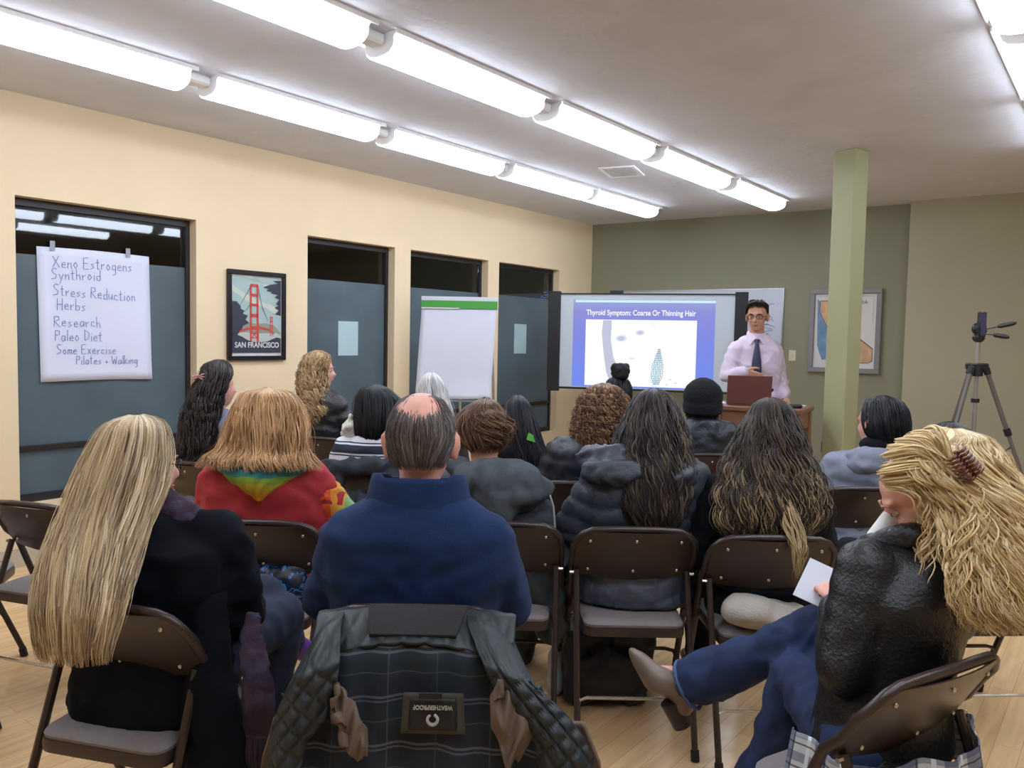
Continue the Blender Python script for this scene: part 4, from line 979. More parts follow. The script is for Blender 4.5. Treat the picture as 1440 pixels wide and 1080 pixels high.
def locks(P, guides, pal, n=60, r=.003, seg=22, spread=.02, amp=.004, freq=10, name='locks', seed=0, rag=.1):
    """hair locks that follow guide polylines given in the person's frame"""
    rs = random.Random(seed); q = MB(); cols = []
    for g_ in guides:
        g_ = [Vector(p) for p in g_]
        L_ = [0]
        for a_, b_ in zip(g_, g_[1:]): L_.append(L_[-1] + (b_ - a_).length)
        for _ in range(n):
            off = Vector((rs.gauss(0, 1), rs.gauss(0, 1), rs.gauss(0, 1))) * spread * .5; ph = rs.uniform(0, 6); pts = []; e_ = 1 - rag * rs.random()
            for k in range(seg):
                t = k / (seg - 1) * e_ * L_[-1]; i = max(j for j in range(len(L_) - 1) if L_[j] <= t + 1e-9); f_ = (t - L_[i]) / max(1e-6, L_[i + 1] - L_[i])
                p0 = g_[max(0, i - 1)]; p1 = g_[i]; p2 = g_[i + 1]; p3 = g_[min(len(g_) - 1, i + 2)]
                p = .5 * ((2 * p1) + (p2 - p0) * f_ + (2 * p0 - 5 * p1 + 4 * p2 - p3) * f_ * f_ + (3 * p1 - p0 - 3 * p2 + p3) * f_ ** 3)
                u = k / (seg - 1); pts.append(p + off * (.5 + .8 * u) + Vector((math.sin(u * freq + ph), math.cos(u * freq + ph), 0)) * amp * min(1, u * 3))
            rr = r * rs.uniform(.6, 1.3); n0 = len(q.v)
            q.tube(pts, [rr * min(1, .3 + 4 * k / seg, .15 + 4 * (seg - 1 - k) / seg) for k in range(seg)], n=4)
            c = lin(rs.choice(pal)); kk = rs.uniform(.85, 1.15); cols += [(c[0] * kk, c[1] * kk, c[2] * kk, 1)] * (len(q.v) - n0)
    o = q.build(name, HAIR, P['root'], smooth=True); at = o.data.color_attributes.new('Col', 'FLOAT_COLOR', 'POINT'); at.data.foreach_set('color', np.array(cols).ravel())
    return o

def blob(P, name, prims, m_, vox=.012, smooth=4, wr=0, sc_=9, stretch=(1, 1, 1)):
    q = MB()
    for p in prims:
        if p[0] == 'e': q.ell(p[1], p[2], Matrix.Rotation(p[3], 3, 'Z') if len(p) > 3 else None)
        elif p[0] == 'l': q.loft(p[1], n=24, pw=2.0)
        else: q.cap(p[1], p[2], p[3], p[4], n=14)
    me = remeshed(q, name, vox, smooth, [m_])
    if wr: wrinkle(me, wr, sc_, 3, stretch)
    return part(me, name, P['root'] if P else None)
#PEOPLE_LIST
def WL(x, y, rz):
    a = -math.radians(rz)
    def f(X, Y, Z): p = rotz((X - x, Y - y, Z), a); return (p.x, p.y, p.z)
    return f
def WD_(rz):
    a = -math.radians(rz)
    return lambda X, Y, Z: tuple(rotz((X, Y, Z), a))
def up_to_root(P, o):
    """move a part built in room coordinates into its person's own frame"""
    o.data.transform(Matrix.Translation((-P['x'], -P['y'], 0))); return o
BLOND = [(214, 190, 146), (190, 166, 128), (226, 206, 166), (164, 140, 108), (204, 182, 148)]

# --- speaker
x, y, rz = 1.90, 6.12, 166; w_ = WL(x, y, rz); d_ = WD_(rz)
M_shirt = mat('pale_lilac_shirt', (206, 190, 208), rough=.75, var=.04, vscale=30, bump=.1, bscale=300)
P = person('man in pale lilac shirt and navy tie standing behind the laptop', x, y, rz, gap=0, ear=1.1, top=1.765, sw=.205, bulk=1.06, head=(0, .0), hyaw=-14, hpitch=-3, skin=M_skin_tan, stand=True, fine=True, vox=.010, hem=.92, topm=M_shirt, botm=mat('dark_trousers', (30, 30, 36), rough=.8, bump=.1), wr=.0075, infl=.014,
  arms={'R': dict(s=w_(1.75, 6.10, 1.405), e=w_(1.655, 6.02, 1.19), w=w_(1.745, 5.89, 1.225), d=d_(.85, -.15, -.28), n=d_(.1, 1, .2), th=d_(0, -.25, 1), curl=.28), 'L': dict(s=w_(2.035, 6.14, 1.405), e=w_(2.105, 6.14, 1.19), w=w_(2.09, 5.97, 1.03), d=d_(-.1, -.7, -.5), n=d_(-1, 0, 0))})
P['skin'] = M_skin_tan
for ob in P['root'].children:
    if ob.name.startswith('jacket'): ob.name = 'shirt'
face_parts(P); glasses(P)
def lp(P, p): return P['T'](p)
nbz = P['nb'].z
q = MB(); q.add([lp(P, p) for p in ((-.020, .105, nbz - .03), (.020, .105, nbz - .03), (.026, .128, nbz - .075), (.0, .130, nbz - .08), (-.026, .128, nbz - .075))], [(0, 1, 2, 3, 4)])
q = MB(); prs = [(nbz - .028, .102, .022), (nbz - .06, .118, .014), (nbz - .075, .128, .016), (nbz - .2, .158, .034), (nbz - .33, .160, .042), (nbz - .42, .152, .046), (nbz - .455, .148, .004)]
q.rings([[lp(P, (sx * wd_, yy + oy + .004, zz)) for sx, oy in ((-1, 0), (-.5, .010), (0, .014), (.5, .010), (1, 0), (0, -.004))] for zz, yy, wd_ in prs]); q.build('tie', mat('navy_tie', (36, 40, 74), rough=.5, bump=.1, bscale=300), P['root'], smooth='auto')
for s_ in (-1, 1):
    q = MB(); q.prism([lp(P, p) for p in ((s_ * .006, .100, nbz - .015), (s_ * .058, .035, nbz + .028), (s_ * .082, .05, nbz - .012), (s_ * .052, .125, nbz - .072))], lp(P, (0, .006, .001))); o = q.build('collar', M_shirt, P['root'])
q = MB(); q.tube([lp(P, (.064 * math.cos(t), -.005 + .062 * math.sin(t), nbz + .008 + .014 * -math.sin(t))) for t in [2 * PI * i / 18 for i in range(18)]], .012, n=6, closed=True, flat=2.0); q.build('collar_band', M_shirt, P['root'], smooth=True)
hair(P, [(-.008, -.028, .004, .03, .03, 178), (-.008, -.022, -.004, .060, .076, 172), (-.004, -.006, -.024, .079, .100, 140), (0, .012, -.05, .084, .104, 112), (0, .012, -.085, .084, .102, 98), (0, .012, -.12, .080, .094, 90), (0, .010, -.15, .072, .08, 78)], [(34, 28, 26), (48, 40, 36), (26, 22, 22)], n=700, r=.0018, seg=10, amp=.002, freq=9, rag=.35, yaw=152, wild=0, kmin=.97, shellk=.975, t_start=.5)

hcp = lambda p: P['hc'] + P['R'] @ Vector(p)
locks(P, [[hcp((s_ * .4, -.03, .122)), hcp((s_ * .75, .035, .121)), hcp((s_, .068, .098)), hcp((s_ * 1.08, .080, .080))] for s_ in (-.05, -.034, -.018, 0, .018, .034, .05)], [(34, 28, 26), (46, 38, 35)], n=34, r=.0017, seg=9, spread=.014, amp=.001, freq=3, name='front_hair', seed=2)

# --- front row: woman with very long blonde hair, black coat
x, y, rz = -.96, 2.07, -14; w_ = WL(x, y, rz); d_ = WD_(rz)
M_coat = mat('black_wool_coat', (13, 16, 25), rough=.95, var=.18, vscale=9, bump=.3, bscale=260, spec=.2)
P = person('woman with waist long straight blonde hair in a black coat with purple scarf', x, y, rz, top=1.225, drop=.03, sw=.215, bulk=1.18, head=(-.0565, .004), hyaw=-38, hpitch=-4, hroll=-4, skin=M_skin_pink, topm=M_coat, botm=M_dkjeans, wr=.008, hem=.44, infl=.024, vox=.012,
  arms={'R': dict(s=w_(-.79, 2.09, .885), e=w_(-.750, 2.15, .67), w=w_(-.84, 2.42, .60)), 'L': dict(s=w_(-1.14, 2.04, .86), e=w_(-1.19, 2.06, .66), w=w_(-1.0, 2.3, .6))},
  legs={'R': dict(k=w_(-.72, 2.47, .55), a=w_(-.78, 2.42, .10)), 'L': dict(k=w_(-.80, 2.50, .60), a=w_(-.735, 2.60, .40), t=w_(-.685, 2.68, .33))})
face_parts(P, brow=(150, 120, 90)); glasses(P)
q = MB(); e0 = P['G']['L'][2]; q.cap(e0 + Vector((-.02, -.03, .04)), .045, e0, .044); q.cap(e0, .043, P['G']['L'][3], .036); me = remeshed(q, 'boot', .012, 3, [mat('purple_boot', (104, 52, 140), rough=.35, bump=.2)]); part(me, 'shoe', P['root'])
hair(P, [(-0.0072, 0.0, -0.0021, 0.018, 0.02, 148), (-0.0073, 0, -0.0157, 0.0555, 0.088, 128), (-0.0075, -0.01, -0.0435, 0.081, 0.095, 112), (-0.0128, -0.02, -0.1097, 0.1034, 0.12, 100), (-0.0199, -0.04, -0.1833, 0.1146, 0.14, 92), (-0.0245, -0.09, -0.249, 0.1146, 0.13, 88), (-0.0227, -0.16, -0.3058, 0.1186, 0.105, 86), (-0.0187, -0.22, -0.3608, 0.1209, 0.085, 84), (-0.0111, -0.275, -0.4304, 0.1149, 0.07, 84), (-0.0112, -0.295, -0.5092, 0.0988, 0.055, 82), (-0.0085, -0.295, -0.5574, 0.0906, 0.045, 80)],
  BLOND + [(142, 120, 98), (234, 216, 180)], n=1500, r=.0030, seg=30, amp=.006, freq=12, rag=.24, yaw=-6, wild=.07, clumps=60, seed=1, basecol=(140, 118, 88))
# scarf, side drape of the coat, zip
M_scarf = ramp_mat('purple_scarf', 2, [(0, (44, 34, 56)), (.5, (74, 64, 88)), (.8, (54, 36, 52))], scale=9, repeat=True, distort=1.5, noise_scale=22, interp='LINEAR', rough=.95, bump=.4)
R_ = lambda X, Y, Z: Vector((X - x, Y - y, Z))
blob(P, 'scarf', [('c', R_(-.99, 2.10, 1.0), .05, R_(-.88, 2.08, .955), .042), ('c', R_(-.88, 2.08, .955), .042, R_(-.80, 2.11, .905), .03), ('c', R_(-.80, 2.11, .90), .028, R_(-.76, 2.20, .84), .02)], M_scarf, vox=.01, wr=.005, sc_=25)
blob(P, 'coat_skirt', [('c', R_(-.80, 2.02, .76), .05, R_(-.735, 1.93, .50), .06), ('c', R_(-.735, 1.93, .50), .06, R_(-.72, 1.92, .30), .08), ('c', R_(-.72, 1.92, .30), .08, R_(-.71, 1.93, .10), .095), ('c', R_(-.80, 1.99, .50), .07, R_(-.74, 1.98, .2), .09)], M_coat, vox=.014, wr=.008)
blob(P, 'scarf_end', [('l', [(R_(-.62, 1.93, 0).x, R_(0, 1.93, 0).y, .42, .050, .010), (R_(-.625, 0, 0).x, R_(0, 1.92, 0).y, .56, .044, .012), (R_(-.645, 0, 0).x, R_(0, 1.94, 0).y, .66, .036, .012), (R_(-.665, 0, 0).x, R_(0, 2.0, 0).y, .72, .022, .012)])], M_scarf, vox=.008, wr=.003, sc_=28)
q = MB()
for i in range(16):
    X = -.655 + i * .0045; q.tube([R_(X, 1.925, .43), R_(X + .003 * math.sin(i * 2), 1.92, .39), R_(X + .006 * math.sin(i * 3), 1.925, .34 + .012 * math.sin(i))], .0022, n=4)
q.build('fringe', mat('scarf_fringe', (62, 48, 70), rough=.9), P['root'])['kind'] = 'stuff'
q = MB(); q.tube([R_(-.735, 2.10, .885), R_(-.755, 2.06, .86), R_(-.785, 2.03, .84)], .0035, n=5); q.build('zip', M_rivet, P['root'], smooth='auto')

# --- front row: balding man in navy fleece
x, y, rz = -.255, 2.10, 0
M_fleece = mat('navy_fleece', (30, 52, 92), rough=.95, var=.14, vscale=12, bump=.35, bscale=420, spec=.2, sheen=.06)
P = person('balding man in a navy blue fleece pullover seated in the centre', x, y, rz, gap=0, ear=1.13, top=1.302, drop=.04, sw=.222, bulk=1.26, head=(.017, -.05), hk=1.13, skin=M_skin_pink, topm=M_fleece, botm=M_dkjeans, wr=.004, hem=.46, infl=.018, vox=.011,
  arms={'L': dict(e=(-.262, .06, .70), w=(-.13, .30, .62)), 'R': dict(e=(.262, .06, .70), w=(.13, .30, .62))}, fine=False)
hair(P, [(0, -.008, -.030, .060, .074, 78), (0, -.010, -.048, .074, .092, 92), (0, -.012, -.075, .086, .104, 98), (0, -.012, -.105, .0905, .110, 98), (0, -.012, -.14, .0890, .107, 80), (0, -.016, -.17, .084, .096, 66), (0, -.022, -.195, .076, .080, 56)],
  [(84, 78, 76), (104, 98, 95), (66, 61, 61), (134, 126, 122)], n=2600, r=.0009, seg=7, amp=.0012, freq=7, rag=.75, wild=0, kmin=.985, shellk=.985, t_start=.75, seed=2, clumps=300, basecol=(108, 94, 88))
# stubble thinning towards the crown
hair(P, [(0, -.008, -.006, .03, .035, 120), (0, -.008, -.02, .055, .064, 110), (0, -.010, -.045, .073, .090, 100), (0, -.010, -.06, .081, .10, 100)], [(110, 96, 90), (84, 78, 78)], n=260, r=.0007, seg=6, amp=.002, freq=5, rag=.3, wild=0, kmin=.99, shell=False, t_start=.8, seed=22, name='thin_hair')
nbz = P['nb'].z
q = MB(); RR = []
nbx, nby = P['nb'].x, P['nb'].y
for zz, rx_, ry_, yo in ((nbz - .075, .150, .104, 0), (nbz - .070, .160, .114, 0), (nbz - .060, .157, .113, 0), (nbz - .02, .139, .110, 0), (nbz + .018, .128, .107, 0), (nbz + .034, .122, .103, 0), (nbz + .032, .112, .094, 0), (nbz - .03, .104, .088, 0)):
    RR.append([Vector((nbx + rx_ * math.cos(t), nby + yo + ry_ * math.sin(t), zz + .016 * math.sin(t) * (-1) + (.010 if abs(math.cos(t)) > .8 else 0) * (zz > nbz))) for t in [2 * PI * i / 40 for i in range(40)]])
q.rings(RR, cap=False); q.build('collar', M_fleece, P['root'], smooth=True)
q = MB(); q.tube([Vector((nbx + .160 * math.cos(t), nby + .002 + .115 * math.sin(t) - .003, nbz - .058 - .008 * math.sin(t))) for t in [PI + PI * i / 24 for i in range(25)]], .0035, n=6); q.build('collar_seam', M_fleece, P['root'], smooth=True)

# --- front row: curly blonde in leather with crossed legs
x, y, rz = .89, 1.80, 32; w_ = WL(x, y, rz); d_ = WD_(rz)
P = person('woman with curly blonde half-up hair in black leather jacket, jeans, legs crossed', x, y, rz, cuff=.82, top=1.225, sw=.178, bulk=.98, head=(.112, -.025), hyaw=38, hpitch=-30, hroll=0, skin=M_skin_pink, topm=M_leather, botm=M_jeans, wr=.002, hem=.50, infl=.022, vox=.011, fine=True,
  arms={'L': dict(s=w_(.84, 1.80, .925), e=w_(.762, 1.735, .715), w=w_(.855, 1.99, .785), d=d_(.05, .8, .15), n=d_(.2, .2, -1), th=d_(1, -.1, .2), curl=.8), 'R': dict(s=w_(1.09, 1.92, .94), e=w_(1.16, 2.0, .74), w=w_(.98, 2.12, .76), d=d_(-.7, .4, 0), n=d_(0, 0, -1), th=d_(0, 1, .3), curl=.7)},
  legs={'R': dict(k=w_(.90, 2.14, .665), a=w_(.575, 2.29, .435), t=w_(.47, 2.335, .43)), 'L': dict(k=w_(.80, 2.09, .545), a=w_(.68, 2.12, .10), t=w_(.62, 2.28, .04))})
face_parts(P, brow=(170, 140, 105))
R_ = lambda X, Y, Z: Vector((X - x, Y - y, Z))
for ob in list(P['root'].children):
    if ob.name.startswith('trousers'): bpy.data.objects.remove(ob)
g_ = P['G']; q = MB()
for nm in 'LR':
    h3, k3, a3, t3 = g_[nm]; q.cap(h3, .097, h3.lerp(k3, .5), .086); q.cap(h3.lerp(k3, .5), .084, k3, .072); q.cap(k3, .072, k3.lerp(a3, .45), .063); q.cap(k3.lerp(a3, .45), .063, a3, .079); 
    if nm == 'L': q.cap(k3.lerp(a3, .5), .06, Vector(a3) + Vector((0, 0, -.02)), .10)
q.loft([t for t in P['tor'](.004)][:3])
me = remeshed(q, 'jeans', .011, 3, [M_jeans]); wrinkle(me, .006, 13, 4, (1, 1, 1)); part(me, 'jeans', P['root'])
q = MB(); a3 = g_['R'][2]; kd = (a3 - g_['R'][1]).normalized(); s1 = kd.cross(Vector((0, 1, 0))).normalized(); s2 = kd.cross(s1)
q.tube([a3 + kd * .035 + (s1 * math.cos(t) + s2 * math.sin(t)) * .071 for t in [2 * PI * i / 24 for i in range(24)]], .006, n=6, closed=True); q.build('hem', mat('light_denim_seam', (74, 96, 136), rough=.9), P['root'], smooth=True)
M_boot = mat('taupe_leather_boot', (122, 106, 94), rough=.4, var=.12, vscale=20, bump=.1)
q = MB(); A0 = R_(.545, 2.30, .41); q.cap(A0 + Vector((.08, -.01, .05)), .058, A0, .052); q.cap(A0, .05, R_(.455, 2.33, .42), .042); q.cap(R_(.455, 2.33, .42), .042, R_(.405, 2.345, .475), .026); q.cap(R_(.405, 2.345, .475), .026, R_(.385, 2.35, .495), .015); q.cap(A0, .05, R_(.535, 2.31, .35), .036)
me = remeshed(q, 'boot', .008, 3, [M_boot]); bo = part(me, 'boot', P['root'])
q = MB(); hd = Vector((.10, 0, -.20)).normalized(); hb = R_(.515, 2.31, .335); sx_ = Vector((hd.z, 0, -hd.x)) * -1
q.rings([[hb + hd * t + sx_ * (w1 * math.cos(a)) + Vector((0, 1, 0)) * (w1 * .85 * math.sin(a)) for a in [2 * PI * i / 12 for i in range(12)]] for t, w1 in ((-.03, .036), (.02, .032), (.055, .031))]); q.build('heel', mat('dark_heel', (42, 38, 40), rough=.45), bo, smooth='auto')
# plaid shirt tail and white collar
M_plaid = plaid_mat('pale_blue_plaid', (196, 200, 206), [(0, 9, .42, (84, 92, 122), 0, .75), (1, 9, .4, (70, 74, 92), .2, .6), (0, 9, .1, (220, 224, 230), .25, .9), (1, 9, .08, (30, 32, 44), .6, .8), (0, 9, .06, (30, 32, 44), .62, .8)])
v = []; nu_, nv_ = 40, 12; tor_ = P['tor'](.045); uvs = []
c0 = Vector(tor_[0][:3])
for j in range(nv_ + 1):
    for i in range(nu_ + 1):
        th = math.radians(150 + 240 * i / nu_) + P['a'] ; t = j / nv_
        rx_, ry_ = .235 + .022 * t + .010 * math.sin(i * 1.1), .175 + .02 * t + .010 * math.sin(i * 1.1)
        p = Vector((rx_ * math.cos(th - P['a']), ry_ * math.sin(th - P['a']), 0)); p = rotz(p, P['a']); v.append(Vector((c0.x + p.x, c0.y + p.y, .56 - .13 * t + .012 * math.sin(i * .5)))); uvs.append((i / nu_ * 1.0, t * .28))
q = MB(); q.add(v, [(j * (nu_ + 1) + i, j * (nu_ + 1) + i + 1, (j + 1) * (nu_ + 1) + i + 1, (j + 1) * (nu_ + 1) + i) for j in range(nv_) for i in range(nu_)])
o = q.build('shirt_tail', M_plaid, P['root'], smooth=True)
def set_uv(o, uvs):
    uv = o.data.uv_layers.new(name='UVMap'); 
    for l in o.data.loops: uv.data[l.index].uv = uvs[l.vertex_index]
set_uv(o, uvs); sm = o.modifiers.new('t', 'SOLIDIFY'); sm.thickness = .004
blob(P, 'shirt_collar', [('c', R_(.875, 1.86, .985), .018, R_(.93, 1.88, 1.03), .026), ('c', R_(.93, 1.88, 1.03), .026, R_(1.0, 1.86, 1.05), .03)], M_white, vox=.008)
blob(P, 'jacket_collar', [('c', R_(.85, 1.85, .965), .028, R_(.93, 1.80, 1.005), .034), ('c', R_(.93, 1.80, 1.005), .034, R_(1.03, 1.80, 1.0), .034)], M_leather, vox=.009, wr=.003, sc_=30)
# laces and eyelets down the side seam
q = MB()
for i in range(9):
    c = R_(.80 - .010 * i, 1.615 + .004 * i, .70 - .022 * i); q.tube([c + Vector((.006 * math.cos(t), 0, .006 * math.sin(t))) for t in [2 * PI * k / 8 for k in range(8)]], .0018, n=4, closed=True)
o = q.build('eyelets', M_rivet, P['root'], smooth=True); o['kind'] = 'stuff'
GOLD = [(226, 200, 148), (212, 186, 136), (238, 216, 168), (186, 156, 110), (230, 208, 166)]
# half-up crown swept back to the clip, then long waves
hair(P, [(0.0597, -0.01, 0.0319, 0.018, 0.02, 175), (0.0546, -0.01, 0.0208, 0.0471, 0.088, 165), (0.0459, -0.015, 0.0042, 0.0923, 0.085, 135), (0.0324, -0.03, -0.0244, 0.1264, 0.1, 112), (0.0423, -0.04, -0.063, 0.1291, 0.105, 102), (0.0778, -0.055, -0.1099, 0.1132, 0.11, 92), (0.0911, -0.08, -0.1543, 0.1141, 0.1, 88), (0.0942, -0.11, -0.2127, 0.1265, 0.09, 88), (0.0959, -0.135, -0.2707, 0.1349, 0.08, 88), (0.1027, -0.15, -0.3303, 0.1368, 0.075, 86), (0.1155, -0.155, -0.3895, 0.1163, 0.065, 82)],
  GOLD, n=1500, r=.0030, seg=34, amp=.022, freq=23, rag=.45, yaw=18, wild=.06, clumps=46, seed=3, t_start=.3, basecol=(172, 142, 98))
hair(P, [(-.02, -.03, -.16, .02, .03, 120), (.0, -.05, -.22, .05, .06, 110), (.02, -.07, -.3, .07, .07, 100), (.015, -.08, -.38, .07, .065, 95), (-.0, -.085, -.44, .06, .05, 90)], GOLD + [(200, 176, 128)], n=260, r=.0028, seg=30, amp=.014, freq=26, rag=.3, yaw=30, wild=.05, clumps=26, seed=33, shell=False, name='loose_waves', kmin=.6)
tp = P['hc'] + Vector((0, 0, 0)); W3 = lambda px_, py_, Y, s_=6: Vector(((px_ - 720) / 1100 * Y - x, Y - y, 1.45 - (py_ + s_ - 489) / 1100 * Y))
cl_ = W3(1352, 652, 1.735)
GU = []
for i, (hx_, hy_, hY) in enumerate([(1252, 680, 1.795), (1246, 674, 1.79), (1243, 664, 1.785), (1246, 655, 1.79), (1247, 640, 1.80), (1254, 628, 1.80), (1266, 618, 1.80), (1284, 609, 1.81), (1304, 603, 1.82)]):
    a_ = W3(hx_, hy_, hY); m_ = W3(hx_ * .55 + 1352 * .45, hy_ + 3 if i > 4 else hy_ - 8, 1.76 - .003 * i); GU.append([a_, m_, cl_ + Vector((-.02, 0, 0)), cl_])
locks(P, GU, GOLD, n=60, r=.0020, spread=.012, amp=.002, freq=5, name='swept_back_hair', seed=5, rag=.05)
locks(P, [[W3(1256, 684, 1.79), W3(1284, 688, 1.765), W3(1307, 706, 1.755), W3(1318, 752, 1.75), W3(1312, 800, 1.74), W3(1325, 850, 1.72)], [cl_, W3(1385, 690, 1.70), W3(1405, 760, 1.66), W3(1420, 830, 1.64)], [cl_, W3(1372, 720, 1.69), W3(1362, 790, 1.66), W3(1370, 860, 1.64)]], GOLD, n=20, r=.0022, spread=.016, amp=.010, freq=19, name='framing_locks', seed=6, rag=.3)
q = MB(); M_clip = mat('tortoiseshell_clip', (96, 44, 34), rough=.2, var=.5, vscale=60, coat=.5)
cc0 = R_(.988, 1.692, 1.195)
for i in range(7):
    for s_ in (-1, 1):
        t = (i - 3) * .0085; q.tube([cc0 + Vector((t * .8, -.005, -t * .9)), cc0 + Vector((t * .8 + s_ * .008, -.015, -t * .9 + s_ * .008)), cc0 + Vector((t * .8 + s_ * .016, -.008, -t * .9 + s_ * .015)), cc0 + Vector((t * .8 + s_ * .019, .01, -t * .9 + s_ * .018))], [.0036, .004, .0034, .0015], n=6)
q.tube([cc0 + Vector((-.024, -.004, .027)), cc0 + Vector((.024, -.004, -.027))], .005, n=8); o = q.build('hair_clip', M_clip, P['root'], smooth=True); o['label'] = 'brown tortoiseshell claw clip'
# leaflet she holds
q = MB(); Mx = frame((.90, 2.09, .768), (.8, -.6, 0)) @ Matrix.Rotation(.25, 4, 'Y') @ Matrix.Rotation(.45, 4, 'X')
q.add([Mx @ Vector(p) for p in ((-.10, -.07, 0), (.07, -.07, 0), (.07, .07, 0), (-.10, .07, 0), (-.10, -.07, .002), (.07, -.07, .002), (.07, .07, .002), (-.10, .07, .002))], [(3, 2, 1, 0), (4, 5, 6, 7), (0, 1, 5, 4), (1, 2, 6, 5), (2, 3, 7, 6), (3, 0, 4, 7)])
q.add([Mx @ Vector(p) for p in ((-.10, -.07, .002), (.07, -.07, .002), (.06, .05, .032), (-.105, .05, .04))], [(0, 1, 2, 3)])
q.add([Mx @ Vector(p) for p in ((-.04, -.045, .0125), (-.015, -.045, .0125), (-.015, -.01, .021), (-.04, -.01, .022))], [(0, 1, 2, 3)], 1)
q.add([Mx @ Vector(p) for p in ((.01, -.03, .016), (.045, -.03, .016), (.04, .02, .028), (.015, .02, .029))], [(0, 1, 2, 3)], 2)
o = q.build('leaflet', [mat('leaflet_paper', (214, 218, 230), rough=.7), mat('leaflet_dark', (50, 56, 76)), mat('leaflet_pink', (214, 150, 170))], None); tag(o, 'white folded leaflet in the hands of the woman in leather', 'leaflet')

# --- second row: red jacket with rainbow hood
x, y, rz = -.92, 2.96, -3
M_red = mat('red_jacket_cloth', (172, 44, 52), rough=.8, var=.1, vscale=10, bump=.2, bscale=200)
P = person('woman with strawberry blonde hair in a red jacket with rainbow hood', x, y, rz, top=1.248, sw=.215, bulk=1.22, head=(-.02, 0), skin=M_skin_pink, topm=M_red, botm=mat('navy_skirt', (24, 30, 52), rough=.9), wr=.008, hem=.56, vox=.013, infl=.02, arms={'R': dict(e=(.275, .06, .73)), 'L': dict(e=(-.25, .06, .73))})
RB = [(0, (226, 96, 30)), (.22, (228, 158, 40)), (.42, (196, 176, 52)), (.58, (140, 176, 64)), (.72, (60, 150, 150)), (.88, (40, 130, 190))]
M_rb = ramp_mat('rainbow_hood_cloth', 2, RB, scale=1 / .17, offset=-.835 / .17, distort=.35, noise_scale=9, bump=.1)
M_rbs = ramp_mat('rainbow_sleeve_cloth', 0, [(0, (226, 88, 30)), (.3, (228, 150, 44)), (.5, (206, 180, 70)), (.66, (140, 180, 120)), (.84, (60, 150, 190))], scale=1 / .13, offset=-.215 / .13, distort=.10, noise_scale=16, bump=.5)
v = []; nu_, nv_ = 26, 14
def hoodpt(u, t):   # u -1..1 across the back, t 0 neck .. 1 point
    wv = .185 * (1 - t ** 1.7) + .01; return Vector((u * wv - .01 + .02 * t, -.145 - .03 * math.sin(PI * min(1, t * 1.1)) + .12 * u * u * (1 - t * .6), P['nb'].z + .012 - .165 * t))
q = MB()
for sgn in (0, 1):
    for j in range(nv_ + 1):
        for i in range(nu_ + 1):
            p = hoodpt(2 * i / nu_ - 1, j / nv_); th_ = .016 * abs(math.sin(PI * i / nu_)) ** .4; p.y += th_ * (1 if sgn else -1) + .006 * math.sin(i * 1.3 + j) * (1 - sgn); v.append(p)
S_ = (nu_ + 1) * (nv_ + 1); f = []
for j in range(nv_):
    for i in range(nu_):
        a = j * (nu_ + 1) + i; f += [(a, a + 1, a + nu_ + 2, a + nu_ + 1), (S_ + a, S_ + a + nu_ + 1, S_ + a + nu_ + 2, S_ + a + 1)]
for i in range(nu_): f += [(i, S_ + i, S_ + i + 1, i + 1), (nv_ * (nu_ + 1) + i, nv_ * (nu_ + 1) + i + 1, S_ + nv_ * (nu_ + 1) + i + 1, S_ + nv_ * (nu_ + 1) + i)]
q.add(v, f); q.build('hood', M_rb, P['root'], smooth=True)
for nm in 'LR':
    s3, e3, w3 = P['A'][nm]; q = MB(); q.cap(s3.lerp(e3, .30), .080, e3, .070); q.cap(e3, .070, w3, .055)
    me = remeshed(q, 'sleeve', .013, 4, [M_rbs if nm == 'R' else M_red]); wrinkle(me, .005, 14, 2); part(me, 'sleeve', P['root'])
M_sequin = ramp_mat('blue_speckled_cloth', 1, [(0, (16, 24, 48)), (.5, (20, 40, 80)), (.56, (70, 130, 190)), (.62, (20, 36, 70))], scale=.1, distort=1.0, noise_scale=38, rough=.35)
blob(P, 'shirt_hem', [('l', [(0, -.03, .47, .222, .165), (0, -.03, .53, .224, .168), (0, -.03, .60, .20, .14)])], M_sequin, vox=.012, wr=.005, sc_=12)
STRAW = [(190, 146, 98), (172, 128, 84), (206, 164, 116), (148, 108, 72), (198, 158, 118)]
hair(P, [(0.0063, 0.0, -0.0066, 0.018, 0.02, 150), (0.0063, 0, -0.0249, 0.0921, 0.088, 130), (0.0122, -0.01, -0.073, 0.1242, 0.105, 115), (0.0127, -0.02, -0.1536, 0.1507, 0.125, 100), (0.008, -0.035, -0.2332, 0.1727, 0.13, 92), (0.0061, -0.075, -0.2544, 0.2033, 0.135, 88), (0.0115, -0.1, -0.2771, 0.2304, 0.125, 85), (0.0137, -0.115, -0.2958, 0.2526, 0.11, 80)], STRAW, n=1300, r=.0034, seg=26, amp=.009, freq=11, rag=.42, wild=.05, clumps=40, seed=4, basecol=(120, 84, 54))

